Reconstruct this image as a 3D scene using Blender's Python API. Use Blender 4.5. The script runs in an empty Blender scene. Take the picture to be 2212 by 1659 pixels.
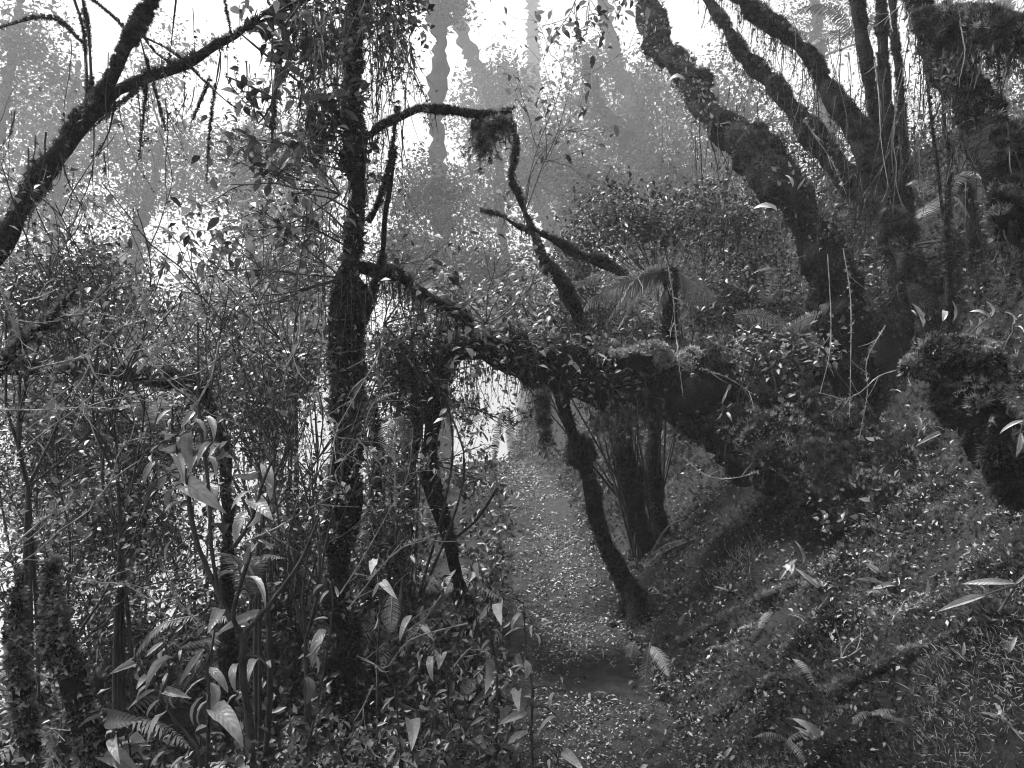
import bpy, math
import numpy as np

# ------------------------------------------------------------------ scene, camera, light
scene = bpy.context.scene
COL = scene.collection
rad = math.radians
CAM_H = 1.6
HFOV = rad(69.0)
cam_data = bpy.data.cameras.new('camera')
cam_data.sensor_width = 36.0
cam_data.angle = HFOV
cam_data.clip_start = 0.05
cam_data.clip_end = 2000.0
cam = bpy.data.objects.new('camera', cam_data)
COL.objects.link(cam)
cam.location = (0, 0, CAM_H)
cam.rotation_euler = (rad(90), 0, 0)
scene.camera = cam

SUN_EL, SUN_AZ = rad(57), rad(-65)        # azimuth from +Y (straight ahead), negative is to the left
world = bpy.data.worlds.new('World')
scene.world = world
world.use_nodes = True
wn, wl = world.node_tree.nodes, world.node_tree.links
wn.clear()
sky = wn.new('ShaderNodeTexSky')
sky.sky_type = 'NISHITA'
sky.sun_disc = False
sky.sun_elevation = SUN_EL
sky.sun_rotation = SUN_AZ
sky.air_density = 1.0
sky.dust_density = 6.0
bw = wn.new('ShaderNodeRGBToBW')           # a black and white photograph: the sky's light without its hue
bg = wn.new('ShaderNodeBackground')
bg.inputs['Strength'].default_value = 0.09
wo = wn.new('ShaderNodeOutputWorld')
wl.new(sky.outputs[0], bw.inputs[0])
fog = wn.new('ShaderNodeMix')              # thick cloud evens the sky out: half clear-sky gradient, half plain white
fog.data_type = 'RGBA'
fog.inputs[0].default_value = 0.55
fog.inputs[7].default_value = (5.2, 5.2, 5.2, 1)
wl.new(bw.outputs[0], fog.inputs[6])
wl.new(fog.outputs[2], bg.inputs['Color'])
wl.new(bg.outputs[0], wo.inputs['Surface'])

sun_data = bpy.data.lights.new('sun', 'SUN')
sun_data.energy = 5.0
sun_data.angle = rad(12)
sun = bpy.data.objects.new('sun', sun_data)
COL.objects.link(sun)
sun.rotation_euler = (rad(90) - SUN_EL, 0, math.pi - SUN_AZ)
HAZE_DENSITY = 0.0032

vs = scene.view_settings
vs.view_transform = 'Standard'
vs.look = 'None'
vs.gamma = 1.0
vs.exposure = 1.3
vs.use_curve_mapping = False
cy = scene.cycles
cy.max_bounces = 5
cy.diffuse_bounces = 2
cy.glossy_bounces = 1
cy.transmission_bounces = 2
cy.volume_bounces = 2
cy.transparent_max_bounces = 4
cy.caustics_reflective = False
cy.caustics_refractive = False
cy.use_denoising = True
cy.denoising_prefilter = 'ACCURATE'
cy.filter_width = 1.1

# ------------------------------------------------------------------ picture coordinates -> places
FPX = 2212 / (2 * math.tan(HFOV / 2))


def P(u, v, d):
    """point seen at (u, v) of a 2212 x 1659 picture, d metres ahead"""
    return np.array([(u - 1106.0) / FPX * d, d, CAM_H - (v - 829.5) / FPX * d])


def px(w, d):
    return w / FPX * d


def Z(k, x, y):
    ox, oy = {1: (0, 0), 2: (734.4, 0), 3: (1468.8, 0), 4: (0, 548.6), 5: (734.4, 548.6), 6: (1468.8, 548.6),
              7: (0, 1101.6), 8: (734.4, 1101.6), 9: (1468.8, 1101.6)}[k]
    return ox + x * 0.336, oy + y * 0.336


# ------------------------------------------------------------------ noise, terrain
def _hash(i, j, k, s):
    h = (i * 374761393 + j * 668265263 + k * 2147483647 + s * 1274126177) & 0xffffffff
    h = ((h ^ (h >> 13)) * 1274126177) & 0xffffffff
    h = (h ^ (h >> 16)) & 0xffffffff
    return h / 4294967295.0


def vnoise(p, seed=0):
    p = np.asarray(p, float)
    i = np.floor(p).astype(np.int64)
    f = p - i
    f = f * f * (3 - 2 * f)
    r = 0
    for a in (0, 1):
        for b in (0, 1):
            for c in (0, 1):
                w = (f[..., 0] if a else 1 - f[..., 0]) * (f[..., 1] if b else 1 - f[..., 1]) * (f[..., 2] if c else 1 - f[..., 2])
                r = r + w * _hash(i[..., 0] + a, i[..., 1] + b, i[..., 2] + c, seed)
    return r


def noise2(x, y, s, seed):
    return vnoise(np.stack([x * s, y * s, np.zeros_like(x) + 0.5], -1), seed) - 0.5


def path_centre(y):
    return 0.36 - 0.018 * np.clip(y - 8.5, 0, 9) ** 2


def sstep(a, b, x):
    t = np.clip((x - a) / (b - a), 0, 1)
    return t * t * (3 - 2 * t)


def terrain(x, y):
    x = np.asarray(x, float)
    y = np.asarray(y, float)
    s = x - path_centre(y)
    right = np.clip(s - 0.5, 0, None)
    left = np.clip(-s - 0.75, 0, None)
    r1 = np.minimum(right, 3.2)
    z = 0.92 * r1 - 0.16 * np.clip(right, 0, 0.35) + 0.40 * np.clip(r1 - 1.3, 0, None) + 0.35 * (right - r1)
    z = np.minimum(z, 12 + 0.01 * right)
    shoulder = 2.9 - 1.7 * sstep(3.5, 7.5, y)
    fall = 0.12 * np.minimum(left, shoulder) + 0.85 * np.clip(left - shoulder, 0, 24)
    z = z - fall
    z = z + 0.035 * np.clip(y - 5, 0, 6) - 0.45 * np.clip(y - 13.5, 0, 50) * (1 - sstep(0.3, 2.5, s))
    off = sstep(0.25, 0.85, np.abs(s))
    near = np.exp(-np.clip(np.hypot(x, y) - 12, 0, None) / 30)
    z = z + off * near * (0.50 * noise2(x, y, 0.9, 3) + 0.46 * noise2(x, y, 2.2, 4) + 0.16 * noise2(x, y, 6.5, 5))
    z = z + 0.10 * noise2(x, y, 1.3, 8) + 0.05 * noise2(x, y, 5.0, 9) - 0.05 * np.exp(-(s / 0.25) ** 2)
    return z


def hit(u, v, dmin=1.2, dmax=25):
    """distance at which the line of sight through (u, v) meets the ground"""
    d = np.linspace(dmin, dmax, 600)
    q = np.stack([(u - 1106.0) / FPX * d, d, CAM_H - (v - 829.5) / FPX * d], -1)
    below = q[:, 2] < terrain(q[:, 0], q[:, 1])
    return float(d[np.argmax(below)]) if below.any() else 6.0


# ------------------------------------------------------------------ materials (greys: the photograph is black and white)
def material(name, dark, light, scale=8.0, rough=0.75, spec=0.3, trans=0.0, island=0.0, bump=0.0, veins=False, objrand=0.0, power=1.0):
    m = bpy.data.materials.new(name)
    m.use_nodes = True
    n, l = m.node_tree.nodes, m.node_tree.links
    n.clear()
    out = n.new('ShaderNodeOutputMaterial')
    b = n.new('ShaderNodeBsdfPrincipled')
    b.inputs['Roughness'].default_value = rough
    b.inputs['Specular IOR Level'].default_value = spec
    geo = n.new('ShaderNodeNewGeometry')
    tc = n.new('ShaderNodeTexCoord')
    tex = n.new('ShaderNodeTexNoise')
    tex.inputs['Scale'].default_value = scale
    tex.inputs['Detail'].default_value = 3.0
    l.new(geo.outputs['Position'] if not veins else tc.outputs['Object'], tex.inputs['Vector'])
    ramp = n.new('ShaderNodeMapRange')
    ramp.inputs[1].default_value = 0.3
    ramp.inputs[2].default_value = 0.7
    l.new(tex.outputs[0], ramp.inputs[0])
    fac = ramp.outputs[0]
    if island:
        mx = n.new('ShaderNodeMix')
        mx.inputs[0].default_value = island
        l.new(fac, mx.inputs[2])
        l.new(geo.outputs['Random Per Island'], mx.inputs[3])
        fac = mx.outputs[0]
    if objrand:
        oi = n.new('ShaderNodeObjectInfo')
        mx = n.new('ShaderNodeMix')
        mx.inputs[0].default_value = objrand
        l.new(fac, mx.inputs[2])
        l.new(oi.outputs['Random'], mx.inputs[3])
        fac = mx.outputs[0]
    if power != 1.0:      # most pieces dark, a few pale: a speckle of highlights put into the colour
        pw = n.new('ShaderNodeMath'); pw.operation = 'POWER'
        pw.inputs[1].default_value = power
        l.new(fac, pw.inputs[0])
        fac = pw.outputs[0]
    cr = n.new('ShaderNodeMix')
    cr.data_type = 'RGBA'
    cr.inputs[6].default_value = (dark, dark, dark, 1)
    cr.inputs[7].default_value = (light, light, light, 1)
    l.new(fac, cr.inputs[0])
    col = cr.outputs[2]
    if veins:
        # midrib and side veins drawn from the leaf's own x and y
        sx = n.new('ShaderNodeSeparateXYZ')
        l.new(tc.outputs['Object'], sx.inputs[0])
        ab = n.new('ShaderNodeMath'); ab.operation = 'ABSOLUTE'
        l.new(sx.outputs[0], ab.inputs[0])
        v1 = n.new('ShaderNodeMath'); v1.operation = 'MULTIPLY_ADD'
        l.new(ab.outputs[0], v1.inputs[0]); v1.inputs[1].default_value = -1.4
        l.new(sx.outputs[1], v1.inputs[2])
        v2 = n.new('ShaderNodeMath'); v2.operation = 'MULTIPLY'
        l.new(v1.outputs[0], v2.inputs[0]); v2.inputs[1].default_value = 75.0
        v3 = n.new('ShaderNodeMath'); v3.operation = 'SINE'
        l.new(v2.outputs[0], v3.inputs[0])
        bmp = n.new('ShaderNodeBump')
        bmp.inputs['Strength'].default_value = 0.16
        bmp.inputs['Distance'].default_value = 0.02
        l.new(v3.outputs[0], bmp.inputs['Height'])
        l.new(bmp.outputs[0], b.inputs['Normal'])
        rib = n.new('ShaderNodeMath'); rib.operation = 'LESS_THAN'
        l.new(ab.outputs[0], rib.inputs[0]); rib.inputs[1].default_value = 0.008
        c2 = n.new('ShaderNodeMix'); c2.data_type = 'RGBA'
        c2.inputs[7].default_value = (light * 0.45,) * 3 + (1,)
        l.new(rib.outputs[0], c2.inputs[0])
        l.new(col, c2.inputs[6])
        col = c2.outputs[2]
    elif bump:
        t2 = n.new('ShaderNodeTexNoise')
        t2.inputs['Scale'].default_value = scale * 5
        t2.inputs['Detail'].default_value = 4.0
        l.new(geo.outputs['Position'], t2.inputs['Vector'])
        bmp = n.new('ShaderNodeBump')
        bmp.inputs['Strength'].default_value = bump
        bmp.inputs['Distance'].default_value = 0.03
        l.new(t2.outputs[0], bmp.inputs['Height'])
        l.new(bmp.outputs[0], b.inputs['Normal'])
    l.new(col, b.inputs['Base Color'])
    if trans:
        tr = n.new('ShaderNodeBsdfTranslucent')
        l.new(col, tr.inputs['Color'])
        ms = n.new('ShaderNodeMixShader')
        ms.inputs[0].default_value = trans
        l.new(b.outputs[0], ms.inputs[1])
        l.new(tr.outputs[0], ms.inputs[2])
        l.new(ms.outputs[0], out.inputs['Surface'])
    else:
        l.new(b.outputs[0], out.inputs['Surface'])
    return m


M = {
    'soil': material('dark_forest_soil', 0.008, 0.025, 9, 0.9, 0.15, bump=0.6),
    'path': material('trodden_earth', 0.005, 0.035, 14, 0.85, 0.25, bump=0.5),
    'bark': material('wet_bark', 0.012, 0.05, 14, 0.75, 0.3, bump=0.7),
    'moss_base': material('moss_felt', 0.006, 0.025, 11, 0.95, 0.05, bump=0.8),
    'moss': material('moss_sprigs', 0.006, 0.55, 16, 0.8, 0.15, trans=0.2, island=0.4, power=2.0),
    'moss_shaded': material('shaded_moss_sprigs', 0.004, 0.15, 16, 0.85, 0.1, trans=0.15, island=0.4, power=1.8),  # moss copy darkened so limbs stand as silhouettes; shade put into the colour
    'bank_moss': material('bank_moss_sprigs', 0.004, 0.5, 5.5, 0.8, 0.1, trans=0.2, island=0.4, power=3.0),
    'moss_pale': material('pale_moss_sprigs', 0.10, 0.62, 14, 0.8, 0.2, trans=0.25, island=0.5, power=1.2),
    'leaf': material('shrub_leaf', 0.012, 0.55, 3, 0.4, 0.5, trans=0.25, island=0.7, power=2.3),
    'leaf_shaded': material('shaded_shrub_leaf', 0.008, 0.26, 3, 0.4, 0.45, trans=0.2, island=0.75, power=3.0),  # darker copy of the shrub leaf, undergrowth shade put into its colour
    'leaf_far': material('hazy_leaf', 0.012, 0.13, .5, 0.6, 0.2, trans=0.25, island=0.3, power=1.6),
    'big_leaf': material('broad_leaf', 0.12, 0.58, 4.5, 0.35, 0.5, trans=0.2, veins=True, objrand=0.45),
    'big_leaf_dark': material('dark_broad_leaf', 0.05, 0.16, 3.5, 0.42, 0.5, trans=0.25, veins=True, objrand=0.6),
    'fern': material('fern_frond', 0.08, 0.36, 4, 0.5, 0.4, trans=0.25, island=0.5, power=1.4),
    'twig': material('twig_bark', 0.015, 0.07, 20, 0.7, 0.3, bump=0.3),
    'twig_pale': material('pale_dry_twig', 0.10, 0.42, 18, 0.7, 0.3, bump=0.3),
    'litter': material('fallen_leaf', 0.008, 0.5, 6, 0.5, 0.45, trans=0.1, island=0.8, power=2.6),
    'litter_obj': material('fallen_broad_leaf', 0.03, 0.45, 3, 0.45, 0.5, trans=0.1, veins=True, objrand=0.85, power=2.0),
    'grass': material('pale_grass', 0.25, 0.60, 6, 0.6, 0.3, trans=0.25, island=0.6),
}


# ------------------------------------------------------------------ mesh building
class MB:
    def __init__(self):
        self.v, self.f3, self.f4, self.n = [], [], [], 0

    def add(self, V, F):
        V = np.asarray(V, float).reshape(-1, 3)
        F = np.asarray(F, np.int64)
        if len(V) == 0 or len(F) == 0:
            return
        (self.f3 if F.shape[1] == 3 else self.f4).append(F + self.n)
        self.v.append(V)
        self.n += len(V)

    def mesh(self, name, mat, smooth=True):
        me = bpy.data.meshes.new(name)
        if self.n:
            V = np.concatenate(self.v)
            f3 = np.concatenate(self.f3) if self.f3 else np.zeros((0, 3), np.int64)
            f4 = np.concatenate(self.f4) if self.f4 else np.zeros((0, 4), np.int64)
            me.vertices.add(len(V))
            me.vertices.foreach_set('co', V.astype(np.float32).ravel())
            loops = np.concatenate([f3.ravel(), f4.ravel()]).astype(np.int32)
            me.loops.add(len(loops))
            me.loops.foreach_set('vertex_index', loops)
            starts = np.concatenate([np.arange(len(f3)) * 3, len(f3) * 3 + np.arange(len(f4)) * 4]).astype(np.int32)
            me.polygons.add(len(starts))
            me.polygons.foreach_set('loop_start', starts)
            me.polygons.foreach_set('use_smooth', np.full(len(starts), smooth))
            me.update(calc_edges=True)
        me.materials.append(M[mat])
        return me

    def build(self, name, mat, parent=None, smooth=True, origin=None):
        if not self.n:
            return None
        return link(name, self.mesh(name, mat, smooth), parent)


def link(name, me, parent=None):
    o = bpy.data.objects.new(name, me)
    COL.objects.link(o)
    if parent is not None:
        o.parent = parent
        o.matrix_parent_inverse = parent.matrix_basis.inverted()   # parents are never rotated or scaled
    return o


def tag(o, label=None, cat=None, group=None, kind=None):
    if o is None:
        return None
    for k, w in (('label', label), ('category', cat), ('group', group), ('kind', kind)):
        if w:
            o[k] = w
    return o


def thing(name, base, label, cat, group=None):
    o = bpy.data.objects.new(name, None)
    o.empty_display_size = 0.2
    o.location = [float(c) for c in base]
    COL.objects.link(o)
    return tag(o, label, cat, group)


def unit(a):
    return a / np.maximum(np.linalg.norm(a, axis=-1, keepdims=True), 1e-9)


def frames(d, up):
    """rotation matrices whose y axis is d and whose z axis is near up"""
    y = unit(d)
    x = np.cross(y, up)
    bad = np.linalg.norm(x, axis=-1) < 1e-4
    if bad.any():
        x[bad] = np.cross(y[bad], np.array([0.3, 0.9, 0.2]))
    x = unit(x)
    z = np.cross(x, y)
    return np.stack([x, y, z], -1)


def scatter(mb, tv, tf, pos, R, scale):
    pos = np.asarray(pos, float)
    n = len(pos)
    if n == 0:
        return
    tv = np.asarray(tv, float)
    tf = np.asarray(tf, np.int64)
    sc = np.asarray(scale, float)
    sc = sc.reshape(n, 1, 1) if sc.ndim == 1 else sc.reshape(n, 1, 3)
    V = np.einsum('nij,nkj->nki', R, tv[None] * sc) + pos[:, None]
    F = (tf[None] + (np.arange(n) * len(tv))[:, None, None]).reshape(-1, tf.shape[1])
    mb.add(V, F)


# small pieces: a folded leaf of two faces, a pointed leaf of four, a moss sprig, a grass blade
LEAF2 = ([(0, 0, 0), (-.27, .42, .09), (.27, .42, .09), (0, 1, -.12)], [(0, 2, 3), (0, 3, 1)])
LEAF4 = ([(0, 0, 0), (-.2, .3, .07), (.2, .3, .07), (0, .5, .03), (-.19, .62, .03), (.19, .62, .03), (0, 1, -.2)],
         [(0, 2, 3), (0, 3, 1), (3, 2, 5), (3, 4, 1), (3, 5, 6), (3, 6, 4)])
SPRIG = ([(-.09, 0, 0), (.09, 0, 0), (0, 1, .12)], [(0, 1, 2)])
SPRIG3 = ([(-.11, 0, 0), (.11, 0, 0), (0, 1, .15), (-.45, .75, .1), (-.06, .15, 0), (.06, .15, 0), (.45, .7, -.1)],
          [(0, 1, 2), (0, 5, 3), (4, 1, 6)])
BLADE = ([(-.03, 0, 0), (.03, 0, 0), (-.022, .5, .08), (.022, .5, .08), (0, 1, -.12)], [(0, 1, 3), (0, 3, 2), (2, 3, 4)])


def rand_dirs(g, n):
    return unit(g.normal(size=(n, 3)))


def resample(pts, radii, step):
    pts = np.asarray(pts, float)
    radii = np.asarray(radii, float)
    if len(radii) != len(pts):
        radii = np.interp(np.linspace(0, 1, len(pts)), np.linspace(0, 1, len(radii)), radii)
    Q, Rr = [], []
    ext = np.concatenate([[2 * pts[0] - pts[1]], pts, [2 * pts[-1] - pts[-2]]])
    for i in range(len(pts) - 1):
        p0, p1, p2, p3 = ext[i:i + 4]
        k = max(2, int(np.linalg.norm(p2 - p1) / step))
        t = (np.arange(k) / k)[:, None]
        Q.append(0.5 * (2 * p1 + (p2 - p0) * t + (2 * p0 - 5 * p1 + 4 * p2 - p3) * t ** 2 + (3 * p1 - p0 - 3 * p2 + p3) * t ** 3))
        Rr.append(radii[i] + (radii[i + 1] - radii[i]) * (t[:, 0] ** 2 * (3 - 2 * t[:, 0])))
    Q.append(pts[-1:])
    Rr.append(radii[-1:])
    return np.concatenate(Q), np.concatenate(Rr)


def axis_frames(Q):
    T = unit(np.gradient(Q, axis=0))
    A = np.zeros_like(Q)
    a = np.cross(T[0], [0.31, 0.2, 0.93])
    if np.linalg.norm(a) < 1e-3:
        a = np.cross(T[0], [1, 0, 0])
    for i in range(len(Q)):
        a = a - T[i] * np.dot(a, T[i])
        a = a / max(np.linalg.norm(a), 1e-9)
        A[i] = a
    return T, A, np.cross(T, A)


def lump(p, seed, amp):
    return np.maximum(1 + amp * (1.3 * (vnoise(p * 2.6, seed + 2) - .45) + 1.3 * (vnoise(p * 6.0, seed) - .5) + 0.9 * (vnoise(p * 15, seed + 1) - .5)), .45)


def tube(mb, pts, radii, sides=8, step=0.05, amp=0.0, seed=0):
    Q, Rr = resample(pts, radii, step)
    T, A, B = axis_frames(Q)
    th = np.linspace(0, 2 * np.pi, sides, endpoint=False)
    nrm = A[:, None] * np.cos(th)[None, :, None] + B[:, None] * np.sin(th)[None, :, None]
    V = Q[:, None] + nrm * Rr[:, None, None]
    if amp:
        V = Q[:, None] + nrm * (Rr[:, None] * lump(V, seed, amp))[:, :, None]
    n = len(Q)
    i = np.arange(n - 1)[:, None] * sides
    j = np.arange(sides)[None]
    k = (j + 1) % sides
    F = np.stack([i + j, i + k, i + sides + k, i + sides + j], -1).reshape(-1, 4)
    base = mb.n
    mb.add(V, F)
    tip = np.concatenate([V[0].mean(0, keepdims=True), V[-1].mean(0, keepdims=True)])
    jj = np.arange(sides)
    kk = (jj + 1) % sides
    capV = np.concatenate([V[0], V[-1], tip])
    mb.add(capV, np.concatenate([np.stack([kk, jj, np.full(sides, 2 * sides)], -1),
                                 np.stack([sides + jj, sides + kk, np.full(sides, 2 * sides + 1)], -1)]))
    return Q, Rr, T, A, B


def strands(mb, starts, length, width, g, sway=0.25, segs=6, feather=0, fsize=0.02, up=0.0):
    """hanging moss threads or roots: thin ribbons that wander downwards"""
    starts = np.asarray(starts, float)
    n = len(starts)
    if n == 0:
        return
    L = length * (0.25 + 0.75 * g.random(n) ** 1.5)
    step = np.zeros((n, segs, 3))
    step[:, :, 2] = -1 + up
    walk = np.cumsum(g.normal(size=(n, segs, 3)) * np.array([1, 1, .3]) * sway, 1) * 0.6
    step = unit(step + walk) * (L / segs)[:, None, None]
    C = np.concatenate([starts[:, None], starts[:, None] + np.cumsum(step, 1)], 1)
    a = g.random(n) * np.pi
    side = np.stack([np.cos(a), np.sin(a), 0 * a], -1)[:, None] * (width * (0.6 + .8 * g.random(n)))[:, None, None]
    tap = np.linspace(1, 0.25, segs + 1)[None, :, None]
    V = np.stack([C - side * tap, C + side * tap], 2)
    i = (np.arange(n) * (segs + 1) * 2)[:, None] + (np.arange(segs) * 2)[None]
    F = np.stack([i, i + 1, i + 3, i + 2], -1).reshape(-1, 4)
    mb.add(V, F)
    if feather:
        m = n * feather
        si = g.integers(0, n, m)
        t = g.random(m) * segs
        k = np.minimum(t.astype(int), segs - 1)
        f = (t - k)[:, None]
        p = C[si, k] * (1 - f) + C[si, k + 1] * f
        d = unit(rand_dirs(g, m) * np.array([1, 1, .6]) + np.array([0, 0, -.5]))
        scatter(mb, *SPRIG3, p, frames(d, rand_dirs(g, m)), fsize * (0.5 + g.random(m)))


def moss_on(mb, Q, Rr, T, A, B, g, count, size, seed, amp, gap=0.35, topside=-2.0, spread=1.0, tmpl=SPRIG3):
    w = Rr + 0.01
    w = w / w.sum()
    n0 = int(count * 1.6)
    i = g.choice(len(Q), n0, p=w)
    th = g.random(n0) * 2 * np.pi
    nrm = A[i] * np.cos(th)[:, None] + B[i] * np.sin(th)[:, None]
    p = Q[i] + T[i] * ((g.random(n0) - .5) * 0.05)[:, None] + nrm * Rr[i][:, None]
    r = Rr[i] * lump(p, seed, amp)
    p = Q[i] + (p - Q[i] - nrm * Rr[i][:, None]) + nrm * (r * 0.96)[:, None]
    keep = (vnoise(p * 7.0, seed + 5) > gap - 0.25 * nrm[:, 2]) & (nrm[:, 2] - .25 * nrm[:, 0] > topside)
    p, nrm = p[keep][:count], nrm[keep][:count]
    n = len(p)
    if n == 0:
        return
    d = unit(nrm + 0.75 * rand_dirs(g, n) * spread + np.array([0, 0, 0.25]) * np.sign(nrm[:, 2:3] + 0.2))
    s = size * (0.45 + 0.9 * g.random(n)) * (0.55 + 1.0 * vnoise(p * 9.0, seed + 9))
    scatter(mb, *tmpl, p, frames(d, rand_dirs(g, n)), s)


SLIM, MOSS_LEN = 0.8, 0.6


def limb(parent, pts, radii, seed, moss=0, size=0.035, amp=0.35, sides=10, step=0.05, part='trunk', mat='moss_base', moss_mat='moss_shaded',
         hang=0, hang_len=0.3, gap=0.44, feather=7, moss_part='moss', leafy=0, leaf_size=.03, tmpl=SPRIG3):
    """one trunk or branch with its moss coat"""
    g = np.random.default_rng(seed)
    radii = np.asarray(radii, float) * SLIM
    size = size * MOSS_LEN
    mb = MB()
    res = tube(mb, pts, radii, sides, step, amp, seed)
    o = mb.build(part, mat, parent)
    if moss:
        mm = MB()
        moss_on(mm, *res, g, int(moss * 1.2), size, seed, amp, gap, tmpl=tmpl, spread=1.0 if tmpl is SPRIG3 else 1.5)
        if hang:
            Q, Rr = res[0], res[1]
            i = g.integers(0, len(Q), hang)
            off = rand_dirs(g, hang) * np.array([1, 1, .4])
            nc = max(3, hang // 22)               # half of the threads hang in ragged clumps
            ci = g.integers(0, len(Q), nc)
            pick = ci[g.integers(0, nc, hang)]
            i = np.where(g.random(hang) < .55, np.clip(pick + g.integers(-1, 2, hang), 0, len(Q) - 1), i)
            strands(mm, Q[i] + off * Rr[i][:, None] * 0.8 - np.array([0, 0, .4]) * Rr[i][:, None], hang_len, 0.004, g, feather=feather, fsize=size * .8)
        tag(mm.build(moss_part, moss_mat, o), kind='stuff')
        if moss > 900 and moss_mat == 'moss_shaded':      # rim light put into the colour: paler sprigs on the upper side
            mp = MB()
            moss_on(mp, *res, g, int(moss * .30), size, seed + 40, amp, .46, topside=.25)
            tag(mp.build('rim_lit_moss', 'moss', o), kind='stuff')
    if leafy:
        ml = MB()
        moss_on(ml, *res, g, leafy, leaf_size, seed + 3, amp, .42, spread=1.6, tmpl=LEAF2)
        tag(ml.build('small_leaves', 'leaf', o), kind='stuff')
    return o, res


def foliage(mb, centres, n, spread, size, g, tmpl=LEAF2, droop=0.25, flat=0.6):
    centres = np.asarray(centres, float)
    c = centres[g.integers(0, len(centres), n)]
    sp = np.asarray(spread, float)
    p = c + g.normal(size=(n, 3)) * sp
    d = unit(rand_dirs(g, n) * np.array([1, 1, flat]) + np.array([0, 0, -droop]))
    up = unit(rand_dirs(g, n) * 0.7 + np.array([0, 0, 1.0]))
    scatter(mb, *tmpl, p, frames(d, up), size * (0.32 + 1.15 * g.random(n) ** 1.5))


def twigs(mb, start, direction, length, radius, g, levels=3, kids=4, curve=0.35, ends=None, sides=4, up=0.05, spread=0.75):
    """a branching spray of thin twigs"""
    d = unit(np.asarray(direction, float))
    p = np.asarray(start, float)
    k = 5
    pts = [p]
    for i in range(k):
        d = unit(d + g.normal(size=3) * curve * 0.35 + np.array([0, 0, up]))
        p = p + d * length / k
        pts.append(p)
    tube(mb, pts, [radius, radius * 0.45], sides, max(length / 8, 0.03))
    if ends is not None:
        ends.append(pts[-1])
        ends.append(pts[3])
    if levels > 1:
        for i in range(kids):
            t = 1.0 + g.random() * (k - 1.2)
            j = int(t)
            q = pts[j] + (pts[min(j + 1, k)] - pts[j]) * (t - j)
            dd = unit(unit(pts[min(j + 1, k)] - pts[j]) + rand_dirs(g, 1)[0] * spread)
            twigs(mb, q, dd, length * (0.4 + 0.3 * g.random()), radius * 0.55, g, levels - 1, max(2, kids - 1), curve, ends, sides, up, spread)


def broad_leaf_mesh(name, mat, width, droop, fold, wave, seed, segs=7):
    """unit-length leaf: pointed outline, folded at the midrib, drooping, slightly wavy"""
    g = np.random.default_rng(seed)
    t = np.linspace(0, 1, segs + 1)
    w = width * np.sin(np.pi * np.clip(t, 0, 1) ** 0.85) ** 0.8 * (1 - 0.25 * t)
    w[0] = 0.02
    w[-1] = 0.004
    y = np.sin(t * droop * 1.2) / (droop * 1.2) if droop > 0.01 else t
    z = -(1 - np.cos(t * droop * 1.2)) / (droop * 1.2) if droop > 0.01 else 0 * t
    V = []
    for i in range(segs + 1):
        a, b = g.normal(size=2) * wave
        V += [(-w[i], y[i], z[i] + w[i] * fold + a * w[i]), (-w[i] * .5, y[i], z[i] + w[i] * fold * .65), (0, y[i], z[i]),
              (w[i] * .5, y[i], z[i] + w[i] * fold * .65), (w[i], y[i], z[i] + w[i] * fold + b * w[i])]
    F = [(5 * i + j, 5 * i + j + 1, 5 * i + j + 6, 5 * i + j + 5) for i in range(segs) for j in range(4)]
    mb = MB()
    mb.add(V, F)
    return mb.mesh(name, mat)


LEAVES = {}
for mat in ('big_leaf', 'big_leaf_dark', 'litter_obj'):
    for k, w in (('s', .085), ('m', .13), ('w', .175)):
        LEAVES[mat, k] = [broad_leaf_mesh('leaf', mat, w, dr, fo, .18, 10 * i + len(LEAVES)) for i, (dr, fo) in
                          enumerate(((.8, .5), (1.3, .7), (1.8, .4), (.4, .9)))]


def put_leaf(parent, base, tip, g, width='m', mat='big_leaf', up=None, name='leaf'):
    base, tip = np.asarray(base, float), np.asarray(tip, float)
    d = tip - base
    L = np.linalg.norm(d)
    v = LEAVES[mat, width]
    o = link(name, v[g.integers(0, len(v))], None)
    u = unit(np.array([0, 0, 1.0]) + g.normal(size=3) * .5 + np.array([0, -.25, 0])) if up is None else np.asarray(up, float)
    d2 = d + np.array([0, 0, .22 * L])
    R = frames(d2[None], u[None])[0]
    import mathutils
    mtx = mathutils.Matrix([list(R[0]) + [base[0]], list(R[1]) + [base[1]], list(R[2]) + [base[2]], [0, 0, 0, 1]])
    mtx = mtx @ mathutils.Matrix.Diagonal((L, L * 1.08, L, 1))
    if parent is not None:
        o.parent = parent
        o.matrix_parent_inverse = parent.matrix_basis.inverted()
    o.matrix_basis = mtx
    return o


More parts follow.
